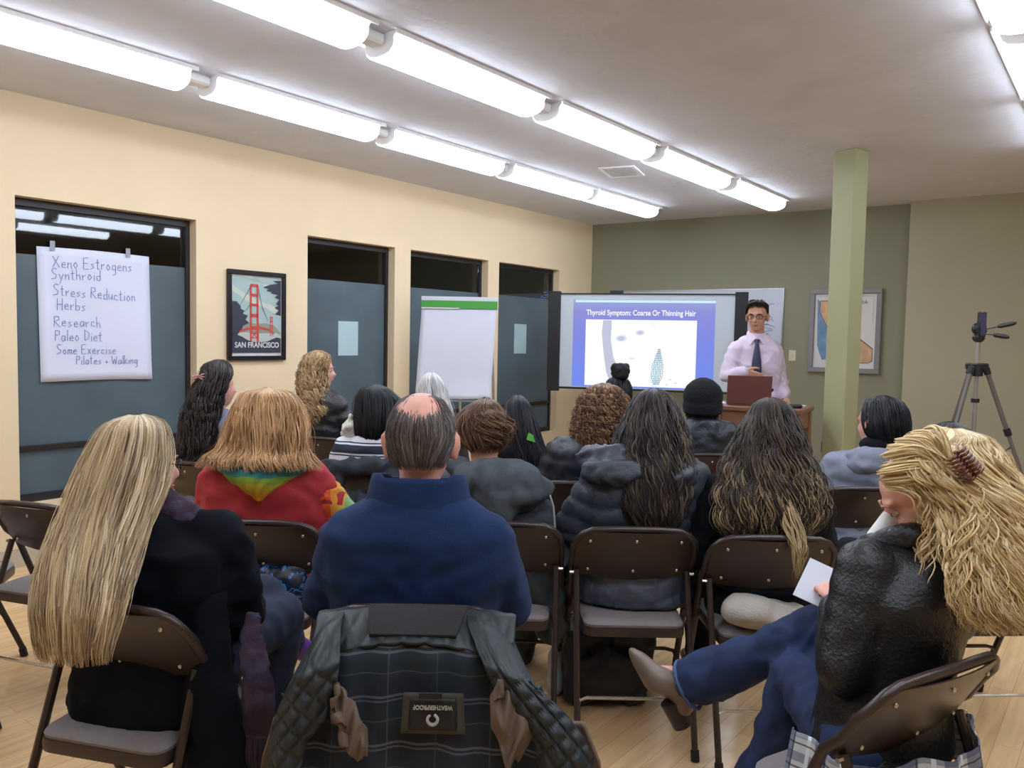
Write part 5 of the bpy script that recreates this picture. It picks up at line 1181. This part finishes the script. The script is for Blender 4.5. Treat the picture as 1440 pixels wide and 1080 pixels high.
# --- second row: grey hooded sweatshirt, messy bun
x, y, rz = -.06, 3.01, -3
M_grey = mat('grey_sweatshirt', (84, 90, 96), rough=.95, var=.15, vscale=26, bump=.25, bscale=300, spec=.2)
P = person('woman with messy brown bun in a dark grey hooded sweatshirt', x, y, rz, top=1.20, sw=.195, bulk=1.08, head=(-.045, .03), hyaw=-8, hpitch=-14, hroll=0, topm=M_grey, botm=mat('olive_trousers', (52, 62, 52), rough=.9, bump=.2), wr=.009, hem=.52, vox=.013, infl=.022)
nz_ = P['nb'].z
blob(P, 'hood', [('e', (.02, -.10, nz_ - .02), (.175, .085, .075)), ('e', (.05, -.135, nz_ - .075), (.135, .055, .06)), ('c', (.03, -.15, nz_ - .10), .05, (.035, -.155, nz_ - .16), .028), ('c', (-.14, -.04, nz_ + .01), .045, (.0, -.13, nz_ - .12), .035), ('c', (.19, -.06, nz_ - .05), .04, (.05, -.145, nz_ - .14), .03)], M_grey, vox=.012, wr=.010, sc_=10)
q = MB(); q.tube([(.205, -.085, nz_ - .06), (.225, -.09, nz_ - .12), (.235, -.095, nz_ - .22), (.228, -.1, nz_ - .26)], .004, n=6); q.build('drawstring', mat('white_cord', (190, 192, 200), rough=.6), P['root'], smooth='auto')
BRN = [(96, 70, 54), (122, 90, 66), (78, 56, 46), (140, 106, 80), (104, 78, 62)]
hair(P, [(-0.0003, 0.0, 0.0113, 0.018, 0.02, 160), (-0.0002, 0.005, -0.0078, 0.0458, 0.088, 140), (-0.0119, 0, -0.044, 0.0832, 0.1, 125), (-0.0178, -0.005, -0.0995, 0.101, 0.112, 112), (-0.0098, -0.01, -0.149, 0.1023, 0.11, 104), (-0.0086, -0.02, -0.1924, 0.0799, 0.09, 95)], BRN, n=620, r=.0034, seg=18, amp=.007, freq=12, rag=.3, wild=.06, seed=5)
bx, by, bz = 0.02, -.075, -.055
hair(P, [(bx, by, .03 + bz, .02, .02, 180), (bx, by, .015 + bz, .055, .05, 180), (bx, by, -.02 + bz, .075, .062, 180), (bx + .005, by, -.06 + bz, .07, .058, 180), (bx, by, -.10 + bz, .05, .045, 180), (bx, by + .01, -.125 + bz, .02, .02, 180)], BRN, n=460, r=.0034, seg=18, amp=.024, freq=18, rag=.4, wild=.35, seed=6, kmin=.6, name='bun')

# --- second row: grey puffer, long dark hair
x, y, rz = .485, 2.99, 0
M_puff = mat('slate_puffer_nylon', (62, 67, 79), rough=.5, var=.10, vscale=10, bump=.15, bscale=90)
P = person('woman with long dark brown hair in a slate grey puffer jacket', x, y, rz, top=1.272, sw=.20, bulk=1.12, head=(.058, 0), topm=M_puff, botm=M_blackcloth, wr=.003, puff=.07, hem=.46, vox=.011, infl=.03, arms={'L': dict(e=(-.235, .03, .72)), 'R': dict(e=(.235, .03, .72))})
nz_ = P['nb'].z
blob(P, 'hood', [('e', (-.09, -.10, nz_ - .05), (.14, .07, .055)), ('e', (.10, -.09, nz_ - .06), (.12, .07, .055)), ('c', (-.19, -.02, nz_ - .01), .042, (-.08, -.08, nz_ + .01), .04)], M_puff, vox=.011, wr=.010, sc_=16)
DK = [(46, 41, 42), (56, 49, 48), (37, 33, 36), (68, 60, 55), (50, 44, 45), (43, 39, 42)]
hair(P, [(0.0056, 0.0, -0.0064, 0.018, 0.02, 155), (0.0061, 0, -0.0249, 0.0602, 0.088, 135), (0.007, -0.005, -0.085, 0.0929, 0.1, 118), (0.002, -0.015, -0.1611, 0.1198, 0.125, 102), (-0.0066, -0.03, -0.2363, 0.1409, 0.13, 94), (0.0065, -0.06, -0.3079, 0.1421, 0.125, 88), (0.0005, -0.09, -0.3787, 0.1327, 0.11, 84), (-0.0095, -0.12, -0.4482, 0.1169, 0.09, 80), (-0.0076, -0.13, -0.5264, 0.0785, 0.07, 76)], DK + [(104, 90, 74)], n=1300, r=.0031, seg=30, amp=.015, freq=17, rag=.25, wild=.02, clumps=50, seed=7, basecol=(34, 29, 30))

# --- second row: black top, ombre hair
x, y, rz = .945, 2.90, 0
P = person('woman with long brown hair fading to blonde ends in a black top', x, y, rz, top=1.25, sw=.205, bulk=1.08, head=(.02, 0), topm=M_blackcloth, botm=M_blackcloth, wr=.007, hem=.56, vox=.013, infl=.018)
hair(P, [(0.0071, 0.0, -0.005, 0.018, 0.02, 155), (0.0077, 0, -0.023, 0.0557, 0.088, 135), (0.0062, -0.005, -0.06, 0.0729, 0.09, 120), (0.0016, -0.01, -0.121, 0.1045, 0.12, 104), (-0.0044, -0.025, -0.1939, 0.1316, 0.13, 95), (-0.0125, -0.05, -0.2646, 0.1696, 0.135, 90), (-0.0144, -0.08, -0.3332, 0.1962, 0.13, 86), (-0.0161, -0.105, -0.4015, 0.206, 0.12, 82), (-0.0326, -0.115, -0.4596, 0.19, 0.105, 76), (-0.0493, -0.12, -0.5032, 0.1502, 0.08, 68)], [(54, 46, 43), (66, 56, 50), (45, 38, 37), (82, 70, 59), (58, 50, 46)], n=1350, r=.0031, seg=32, amp=.017, freq=19, rag=.38, wild=.04, clumps=46, seed=8, tipp=.4, tipcol=(204, 176, 130), basecol=(40, 33, 30))
hair(P, [(.01, -.19, -.34, .015, .015, 180), (.015, -.235, -.42, .03, .018, 180), (.03, -.285, -.50, .022, .014, 180), (.02, -.295, -.60, .006, .006, 180)], [(180, 154, 114), (160, 136, 100)], n=40, r=.0030, seg=20, amp=.008, freq=9, rag=.1, seed=9, shell=False, name='long_lock')

# --- figure behind the blonde
x, y, rz = 1.75, 3.02, 14; w_ = WL(x, y, rz)
P = person('dark haired person in black, mostly hidden behind the blonde in leather', x, y, rz, top=1.15, sw=.20, bulk=1.08, head=(-.02, .02), topm=M_blackcloth, botm=M_blackcloth, wr=.006, vox=.016, arms={'L': dict(s=w_(1.56, 3.0, .86), e=w_(1.45, 3.0, .68), w=w_(1.55, 3.25, .6))}, legs={'L': dict(k=w_(1.47, 3.34, .55), a=w_(1.45, 3.36, .1))})
hair(P, [(0, 0, .004, .02, .02, 170), (0, 0, -.02, .065, .07, 130), (0, -.01, -.07, .098, .11, 110), (0, -.02, -.15, .11, .12, 98), (.01, -.03, -.24, .115, .12, 90), (.01, -.05, -.33, .12, .1, 85)], [(34, 32, 36), (48, 46, 52), (66, 64, 70)], n=420, r=.004, seg=16, amp=.006, freq=8, seed=10)

# --- third row
x, y, rz = -1.60, 4.15, -22
P = person('woman with long curly black hair held by a pink clip, ear showing', x, y, rz, top=1.30, sw=.185, bulk=1.0, head=(.02, 0), hyaw=-34, skin=M_skin_pink, topm=mat('grey_lilac_top', (120, 122, 142), rough=.9, bump=.1), botm=M_dkjeans, vox=.018, wr=.006)
hair(P, [(0.0169, 0.0, 0.0048, 0.018, 0.02, 130), (0.0169, 0, -0.0199, 0.0643, 0.088, 110), (0.0262, -0.005, -0.0688, 0.102, 0.1, 92), (0.0089, -0.02, -0.144, 0.1091, 0.115, 84), (-0.012, -0.03, -0.2192, 0.1145, 0.12, 84), (-0.0348, -0.04, -0.3133, 0.1255, 0.12, 86), (-0.0576, -0.055, -0.4254, 0.1269, 0.11, 88), (-0.0802, -0.07, -0.537, 0.1097, 0.11, 88), (-0.0974, -0.07, -0.6205, 0.0818, 0.09, 85)], [(38, 32, 34), (52, 44, 44), (30, 26, 28), (64, 54, 50)], n=700, r=.0042, seg=26, amp=.013, freq=26, rag=.25, yaw=-38, wild=.05, seed=11, clumps=36, curl=.006)
q = MB(); c0 = P['hc'] + Vector((-.055, -.105, .055))
for a in (-.5, 0, .5, 2.6, 3.14, 3.7): q.tube([c0, c0 + Vector((math.cos(a) * .026, -.010, math.sin(a) * .026)), c0 + Vector((math.cos(a) * .038, .0, math.sin(a) * .034))], [.005, .004, .002], n=6)
o = q.build('hair_clip', mat('pink_clip', (190, 130, 130), rough=.3), P['root'], smooth=True); o['label'] = 'pink claw clip'

x, y, rz = -.72, 4.22, -2
M_stripe = ramp_mat('navy_white_stripes', 2, [(0, (214, 216, 226)), (.34, (28, 32, 50)), (.40, (214, 216, 226)), (.48, (28, 32, 50)), (.86, (214, 216, 226)), (.94, (28, 32, 50))], scale=1 / .115, offset=.28, repeat=True, distort=.12, noise_scale=5)
P = person('person with a straight black bob in a navy and white striped sweater', x, y, rz, top=1.184, sw=.215, bulk=1.12, head=(-.01, 0), topm=M_stripe, botm=M_dkjeans, vox=.016, wr=.004, hem=.5)
hair(P, [(-0.0113, 0.0, -0.0008, 0.018, 0.02, 160), (-0.0111, 0, -0.026, 0.0771, 0.088, 140), (0.0056, -0.005, -0.0757, 0.1155, 0.105, 122), (0.0111, -0.01, -0.1527, 0.1346, 0.12, 110), (0.0088, -0.015, -0.2298, 0.1344, 0.125, 102), (0.0062, -0.02, -0.2758, 0.1228, 0.115, 98), (0.0065, -0.02, -0.303, 0.1036, 0.1, 92)], [(22, 24, 30), (32, 34, 42), (16, 18, 22)], n=650, r=.0042, seg=16, amp=.003, freq=5, rag=.12, wild=.01, seed=12, basecol=(14, 15, 20))
q = MB()
rs_ = random.Random(4)
bl = [('e', (-.150 + rs_.gauss(0, .020), -.03 + rs_.gauss(0, .015), P['nb'].z + .02 + rs_.gauss(0, .020)), (.016, .016, .018)) for _ in range(40)]
blob(P, 'fluffy_collar', bl, mat('cream_fleece_trim', (206, 202, 190), rough=1, bump=.6, bscale=90), vox=.009, smooth=2)

x, y, rz = .38, 3.87, -4
M_navypuff = mat('navy_puffer_nylon', (24, 28, 42), rough=.42, var=.1, bump=.1, bscale=80)
P = person('woman with curly auburn hair in a dark navy puffer jacket', x, y, rz, top=1.232, sw=.20, bulk=1.12, head=(.045, 0), topm=M_navypuff, botm=M_blackcloth, vox=.014, wr=.003, puff=.08, infl=.028, hem=.5)
hair(P, [(0.0353, 0.0, 0.0026, 0.018, 0.02, 160), (0.0358, 0, -0.0207, 0.0707, 0.088, 140), (0.0327, -0.005, -0.0594, 0.1024, 0.11, 122), (0.0322, -0.01, -0.1265, 0.1252, 0.13, 110), (0.0233, -0.015, -0.2151, 0.1356, 0.135, 100), (0.0069, -0.02, -0.286, 0.1249, 0.13, 95), (-0.0122, -0.03, -0.3419, 0.0947, 0.11, 90)], [(120, 88, 62), (142, 106, 76), (92, 66, 50), (166, 130, 94), (78, 56, 46)], n=1100, r=.0034, seg=34, amp=.014, freq=44, rag=.3, wild=.06, seed=13, clumps=80, curl=.008, basecol=(72, 48, 36))

x, y, rz = .03, 4.14, -4
P = person('person with long straight black hair and green collar, between grey hoodie and auburn curls', x, y, rz, top=1.153, sw=.19, bulk=1.02, head=(-.005, 0), hyaw=4, topm=M_blackcloth, botm=M_blackcloth, vox=.018, wr=.005, legs={'R': dict(k=(.30, .02, .53), a=(.30, -.12, .1))})
hair(P, [(0.0055, 0.0, -0.007, 0.018, 0.02, 155), (0.006, 0, -0.0318, 0.0454, 0.088, 135), (0.0067, -0.005, -0.0694, 0.0718, 0.1, 115), (0.0194, -0.01, -0.1372, 0.0868, 0.12, 102), (0.0379, -0.02, -0.2194, 0.0922, 0.13, 92), (0.0718, -0.04, -0.3225, 0.1049, 0.13, 88), (0.0961, -0.06, -0.425, 0.1118, 0.12, 86), (0.1071, -0.07, -0.514, 0.0948, 0.1, 80)], [(22, 23, 28), (32, 33, 40), (16, 17, 22), (44, 46, 54)], n=750, r=.004, seg=22, amp=.005, freq=7, rag=.2, wild=.02, seed=14, basecol=(14, 15, 19))
q = MB(); q.prism([(.05, -.152, .93), (.095, -.148, .915), (.085, -.15, .95), (.06, -.152, .965)], (0, .015, 0)); q.build('collar', mat('bright_green_cloth', (110, 204, 84), rough=.8), P['root'])

x, y, rz = 1.71, 3.87, 3
M_lgrey = mat('light_grey_sweatshirt', (134, 139, 154), rough=.95, var=.1, vscale=24, bump=.2, bscale=250, spec=.2)
P = person('person with short black hair in a light grey sweatshirt beside the post', x, y, rz, top=1.193, sw=.215, bulk=1.12, head=(.115, 0), hyaw=22, skin=M_skin_pink, topm=M_lgrey, botm=mat('grey_trousers', (110, 114, 124), rough=.9, bump=.1), vox=.015, wr=.009, hem=.47, infl=.02)
hair(P, [(0.036, 0.0, 0.0048, 0.018, 0.02, 175), (0.037, 0, -0.0185, 0.0654, 0.088, 150), (0.0376, -0.003, -0.0609, 0.1007, 0.11, 122), (0.0396, -0.006, -0.1318, 0.1148, 0.122, 108), (0.0411, -0.008, -0.185, 0.1112, 0.118, 98), (0.0479, -0.01, -0.2345, 0.0811, 0.095, 84)], [(24, 25, 30), (34, 35, 42), (18, 19, 23)], n=620, r=.0036, seg=16, amp=.004, freq=7, rag=.2, wild=.02, seed=15, yaw=22, basecol=(16, 17, 21))
nz_ = P['nb'].z
blob(P, 'hood', [('e', (.06, -.07, nz_ - .03), (.135, .07, .05)), ('e', (.02, -.10, nz_ - .07), (.11, .05, .045))], M_lgrey, vox=.013, wr=.007, sc_=10)
blob(P, 'inner_collar', [('e', (.10, -.02, nz_ + .025), (.085, .075, .045))], M_blackcloth, vox=.012)

# --- fourth row
x, y, rz = -1.24, 5.26, -20
P = person('woman with curly dark blonde hair in black leather, profile towards the windows', x, y, rz, top=1.34, sw=.175, bulk=.98, head=(-.075, 0), hyaw=-58, skin=M_skin_pink, topm=M_leather, botm=M_dkjeans, vox=.016, wr=.008)
face_parts(P, brow=(140, 110, 80))
hair(P, [(-0.0134, 0.0, 0.0004, 0.018, 0.02, 135), (-0.0132, 0, -0.0304, 0.0838, 0.088, 115), (-0.0261, -0.005, -0.0927, 0.0981, 0.1, 95), (-0.0378, -0.005, -0.1553, 0.0957, 0.105, 90), (-0.0362, -0.01, -0.227, 0.1004, 0.115, 90), (-0.0093, -0.02, -0.3218, 0.1241, 0.12, 92), (0.0296, -0.03, -0.4162, 0.1262, 0.12, 93), (0.0276, -0.03, -0.498, 0.0715, 0.1, 90)], [(150, 120, 84), (172, 142, 102), (120, 94, 68), (190, 162, 120)], n=700, r=.0042, seg=28, amp=.014, freq=34, rag=.3, yaw=-22, wild=.06, seed=16, clumps=40, curl=.008, basecol=(104, 80, 56))

x, y, rz = -.55, 5.25, -4
P = person('person with shoulder length white hair in front of the flipchart easel', x, y, rz, top=1.208, sw=.18, bulk=1.0, head=(0, 0), topm=mat('charcoal_top', (52, 54, 60), rough=.9), botm=M_blackcloth, vox=.02, wr=.004)
hair(P, [(0.0019, 0.0, -0.0012, 0.018, 0.02, 160), (0.0023, 0, -0.032, 0.0575, 0.088, 140), (0.0082, -0.003, -0.0894, 0.091, 0.1, 120), (0.0143, -0.006, -0.166, 0.1053, 0.11, 108), (0.0374, -0.01, -0.2471, 0.1124, 0.11, 98), (0.0654, -0.015, -0.328, 0.1051, 0.1, 90)], [(206, 204, 202), (188, 186, 186), (220, 218, 214), (168, 166, 168)], n=420, r=.0045, seg=18, amp=.005, freq=8, seed=17, basecol=(150, 148, 148))

x, y, rz = 1.19, 4.85, 0
P = person('person in a black knitted beanie and black leather jacket near the lectern', x, y, rz, top=1.235, sw=.20, bulk=1.08, head=(0, 0), topm=mat('dark_teal_leather', (36, 42, 50), rough=.4, var=.1, bump=.3, bscale=80), botm=M_blackcloth, vox=.015, wr=.008)
M_knit = mat('black_knit', (16, 18, 26), rough=1, bump=.5, bscale=130)
q = MB(); hcx = P['hc']; q.loft([(hcx.x, hcx.y - .012, hcx.z + dz, rx_, ry_) for dz, rx_, ry_ in ((-.07, .088, .092), (-.05, .112, .118), (.0, .122, .128), (.04, .120, .126), (.08, .10, .106), (.115, .06, .065), (.13, .02, .02))], n=32, pw=2)
q.loft([(hcx.x, hcx.y - .012, hcx.z + dz, rx_, ry_) for dz, rx_, ry_ in ((-.10, .085, .09), (-.095, .118, .122), (-.04, .124, .130), (-.03, .118, .12))], n=32, pw=2)
me = remeshed(q, 'beanie', .009, 3, [M_knit]); part(me, 'beanie', P['root'])
hair(P, [(0, 0, -.15, .098, .095, 100), (0, 0, -.20, .10, .095, 95), (0, 0, -.27, .098, .09, 90)], [(22, 22, 26), (34, 32, 36)], n=140, r=.004, seg=10, amp=.006, freq=8, seed=18)

x, y, rz = .68, 5.0, -4
P = person('person with a high black hair bun in front of the screen', x, y, rz, top=1.215, sw=.18, bulk=1.0, head=(0.0, 0), topm=M_blackcloth, botm=M_blackcloth, vox=.02, wr=.004)
hair(P, [(0, 0, .004, .02, .02, 170), (0, 0, -.02, .065, .07, 140), (0, 0, -.07, .088, .10, 120), (0, 0, -.14, .086, .105, 105), (0, 0, -.2, .07, .08, 95)], [(20, 20, 25), (32, 31, 37)], n=220, r=.004, seg=12, amp=.003, freq=6, seed=19)
rs_ = random.Random(9)
blob(P, 'bun', [('e', (.01, -.0, 1.245), (.055, .055, .06))] + [('e', (.01 + .040 * math.cos(i * 1.1), .040 * math.sin(i * 1.1), 1.25 + .030 * math.sin(i * 2.3)), (.026, .026, .026)) for i in range(14)], mat('black_coiled_hair', (18, 18, 24), rough=.8, bump=.6, bscale=90), vox=.009, smooth=2)

# ------------------------------------------------------------------ coat hung inside out over the centre chair
CT = empty('hung_coat', (-.235, 1.78, 0)); tag(CT, 'quilted coat with navy plaid lining hung over the centre chair', 'coat')
M_quilt = mat('dark_quilted_lining', (34, 41, 44), rough=.5, var=.15, vscale=14, bump=.1, bscale=60)
M_tan = mat('taupe_coat_shell', (104, 87, 74), rough=.7, var=.12, vscale=8, bump=.12, bscale=90)
M_lin = plaid_mat('navy_plaid_lining', (28, 35, 50), [(0, 2.2, .5, (18, 24, 38), .1, .8), (1, 5.6, .45, (22, 38, 46), .3, .7), (1, 5.6, .05, (100, 104, 108), .496, .65), (1, 5.6, .04, (100, 104, 108), .40, .55), (1, 5.6, .03, (84, 90, 98), .98, .4), (0, 2.2, .016, (66, 74, 86), .55, .4), (0, 2.2, .016, (76, 84, 94), .02, .4)])
def sheet(name, m_, xs, zs, fn, uvk=(1, 1), thick=.012, label=None, nu=40, nv=44):
    """xs(t)->(left,right), z from zs[0] down to zs[1]; fn(u,t,x,z)-> y offset"""
    q = MB(); v = []; uvs = []
    for j in range(nv + 1):
        t = j / nv; z = zs[0] + (zs[1] - zs[0]) * t
        a, b_ = xs(t)
        for i in range(nu + 1):
            u = i / nu; X = a + (b_ - a) * u; zz = z + fn.__dict__.get('dz', lambda u, t: 0)(u, t); v.append((X, fn(u, t, X, z), zz)); uvs.append((X * uvk[0] / .5 + .5, t * uvk[1]))
    q.add(v, [(j * (nu + 1) + i, (j + 1) * (nu + 1) + i, (j + 1) * (nu + 1) + i + 1, j * (nu + 1) + i + 1) for j in range(nv) for i in range(nu)])
    o = q.build(name, m_, CT, smooth=True); set_uv(o, uvs); sm = o.modifiers.new('t', 'SOLIDIFY'); sm.thickness = thick; sm.offset = -1
    if label: o['label'] = label
    return o
def lerpt(tab):
    ts = [r_[0] for r_ in tab]
    return lambda t: tuple(float(np.interp(t, ts, [r_[i] for r_ in tab])) for i in (1, 2))
def fall(t): return .05 - .12 * min(1, t / .12) ** .6 - .10 * t
def f_c(u, t, X, Z): return fall(t) + .018 * math.sin(X * 26 + t * 2) * t - .012 * math.sin(t * 9 + u * 3) * t + .006 * math.sin(X * 70 + 4 * t)
f_c.dz = lambda u, t: -.02 * (2 * u - 1) ** 2 * (1 - t)
sheet('plaid_lining', M_lin, lerpt([(0, -.205, .25), (.1, -.20, .25), (.3, -.22, .30), (1, -.26, .38)]), (.812, .24), f_c)
def quilt(f0, k):
    def g(u, t, X, Z):
        a, b_ = (X + Z * .9) * 64, (X - Z * .9) * 64
        q_ = min(abs(math.sin(a)), abs(math.sin(b_))) ** .5
        return f0(u, t, X, Z) - k * q_
    g.dz = f0.__dict__.get('dz', lambda u, t: 0); return g
def f_u(u, t, X, Z): return fall(.09 * t) - .010
f_u.dz = lambda u, t: -.02 * (2 * u - 1) ** 2 - .028 * (2 * u - 1) ** 2 * t
sheet('quilted_yoke', M_quilt, lerpt([(0, -.21, .255), (1, -.205, .25)]), (.817, .768), quilt(f_u, .008), nu=90, nv=24)
def f_l(u, t, X, Z): return fall(t) - .03 - .035 * math.sin(PI * u) + .02 * math.sin(X * 18 + t * 3) * t
def f_r(u, t, X, Z): return fall(t) - .035 - .04 * math.sin(PI * u) * (.4 + t) + .015 * math.sin(X * 22) * t
f_l.dz = lambda u, t: -.06 * (1 - u) ** 2 * (1 - t); f_r.dz = lambda u, t: -.05 * u ** 2 * (1 - t)
sheet('left_quilted_front', M_quilt, lerpt([(0, -.215, -.145), (.118, -.238, -.127), (.234, -.261, -.13), (.338, -.276, -.15), (.415, -.275, -.185), (1, -.30, -.26)]), (.805, .27), quilt(f_l, .013), nu=60, nv=90)
sheet('right_quilted_front', M_quilt, lerpt([(0, .14, .25), (.118, .185, .300), (.234, .215, .366), (.338, .262, .408), (.415, .30, .425), (1, .33, .44)]), (.805, .27), quilt(f_r, .013), nu=60, nv=90)
def f_s(u, t, X, Z): return fall(.25 + .25 * t) - .045 - .025 * math.sin(PI * u) + .008 * math.sin(X * 90 + t * 9)
f_s.dz = lambda u, t: .022 * math.sin(u * 7 + t * 3)
sheet('sleeve_lining', M_tan, lerpt([(0, -.135, -.125), (.3, -.135, -.095), (.7, -.12, -.06), (1, -.085, -.055)]), (.68, .57), f_s, label='taupe sleeve lining')
sheet('sleeve_lining', M_tan, lerpt([(0, .215, .225), (.25, .20, .25), (.7, .205, .30), (1, .235, .265)]), (.70, .555), f_s, label='taupe sleeve lining')
def f_t(u, t, X, Z): return fall(.45) + .01 + .01 * math.sin(u * 3)
sheet('shell_edge', M_tan, lerpt([(0, -.27, -.24), (.3, -.30, -.22), (1, -.33, -.2)]), (.60, .3), f_t, label='taupe outer shell')
sheet('shell_edge', M_tan, lerpt([(0, .37, .405), (.3, .36, .445), (1, .36, .47)]), (.60, .3), f_t, label='taupe outer shell')
def f_k(u, t, X, Z): return fall(.07 * t) - .020
sheet('collar', mat('brown_cord_collar', (40, 38, 40), rough=.9, bump=.3, bscale=200), lerpt([(0, -.09, .14), (1, -.075, .12)]), (.819, .782), f_k)
def f_p(u, t, X, Z): return fall(.25 + .12 * t) - .030
sheet('label_backing', mat('olive_label_band', (66, 62, 52), rough=.8), lerpt([(0, .013, .143), (1, .008, .148)]), (.677, .592), f_p, thick=.003, nu=8, nv=8)
sheet('label_patch', mat('black_label', (24, 24, 28), rough=.6), lerpt([(0, .028, .128), (1, .025, .131)]), (.667, .602), lambda u, t, X, Z: f_p(u, t, X, Z) - .004, thick=.002, nu=8, nv=8)
M_lab = mat('label_thread', (176, 176, 170), rough=.7)
ly = fall(.31) - .040
text_mesh('WEATHERPROOF', .0135, 'lettering', M_lab, CT, Matrix.Translation((.078, ly - .001, .657)) @ RX @ Matrix.Rotation(PI, 4, 'Z'), align='CENTER', offset=.0004, fit=.085)
q = MB(); q.tube([(.078 + .011 * math.cos(t), ly - .003, .627 + .011 * math.sin(t)) for t in [PI * .65 + 1.75 * PI * i / 18 for i in range(19)]], [.0028 + .0012 * math.sin(i * .17) for i in range(19)], n=6); q.build('emblem', M_lab, CT, smooth=True)
q = MB(); q.box((.048, ly - .002, .672), (.098, ly, .684)); q.build('care_tag', mat('black_label', (24, 24, 28)), CT)

# ------------------------------------------------------------------ loose things
def loose(name, prims, m_, label, cat, vox=.012, wr=.008, sc_=10, origin=(0, 0, 0), smooth=4):
    q = MB()
    for p in prims:
        if p[0] == 'e': q.ell(p[1], p[2])
        elif p[0] == 'b': q.box(p[1], p[2], bev=.02)
        else: q.cap(p[1], p[2], p[3], p[4], n=14)
    me = remeshed(q, name, vox, smooth, [m_]); wrinkle(me, wr, sc_, 5, (1, 1, 1))
    co, _ = co_no(me); 
    o = bpy.data.objects.new(name, me); COL.objects.link(o); o.location = origin; return tag(o, label, cat)
loose('draped_jacket', [('c', (-.20, -.02, .78), .045, (.18, -.02, .79), .045), ('c', (-.18, -.04, .74), .06, (-.2, -.05, .50), .07), ('c', (.14, -.04, .74), .06, (.15, -.05, .50), .07), ('c', (-.15, -.05, .6), .06, (.15, -.05, .6), .06)], mat('charcoal_jacket', (34, 38, 46), rough=.85, bump=.1), 'charcoal jacket draped on the chair behind the striped sweater', 'jacket', origin=(-.72, 3.96, 0), wr=.015)
loose('backpack', [('b', (-.17, -.09, .0), (.15, .12, .30)), ('e', (.0, -.1, .14), (.13, .05, .11)), ('c', (.16, 0, .06), .03, (.17, 0, .26), .03)], mat('black_bag_nylon', (20, 22, 32), rough=.6, bump=.15), 'black bag on the floor under the chair of the slate puffer jacket', 'bag', origin=(.40, 3.08, .012))
loose('bunched_garment', [('e', (0, 0, .50), (.16, .10, .045)), ('e', (-.06, -.02, .515), (.10, .09, .05)), ('e', (.09, .01, .49), (.09, .08, .035))], mat('pale_grey_knit', (176, 170, 160), rough=.95, bump=.4, bscale=120), 'pale grey garment bunched on the seat under the ombre haired woman', 'garment', origin=(.90, 2.70, 0), wr=.008, sc_=8)
loose('pink_cloth', [('e', (0, 0, .545), (.14, .03, .022)), ('e', (.04, 0, .54), (.12, .04, .02))], mat('hot_pink_cloth', (214, 40, 96), rough=.8), 'hot pink cloth below the backrest of the beanie wearer', 'cloth', origin=(1.22, 4.62, 0), wr=.003)
loose('hung_parka', [('c', (.10, -.0, .66), .05, (.13, -.05, .34), .06), ('c', (.0, -.05, .58), .05, (.12, -.06, .42), .05)], mat('grey_green_parka', (44, 48, 50), rough=.7, bump=.1), 'grey jacket hanging low at the right side of the hoodie chair', 'jacket', origin=(.04, 3.0, 0), wr=.012)
loose('pale_upright', [('c', (0, 0, .04), .034, (0, 0, .17), .034), ('c', (0, 0, .17), .03, (0, 0, .21), .015)], mat('pale_smooth', (176, 190, 210), rough=.2), 'pale upright shape on the floor left of the slate puffer chair', 'bottle', origin=(.20, 3.10, .0), wr=0, vox=.008)  # bottle-like filler for a white upright whose identity is unknown
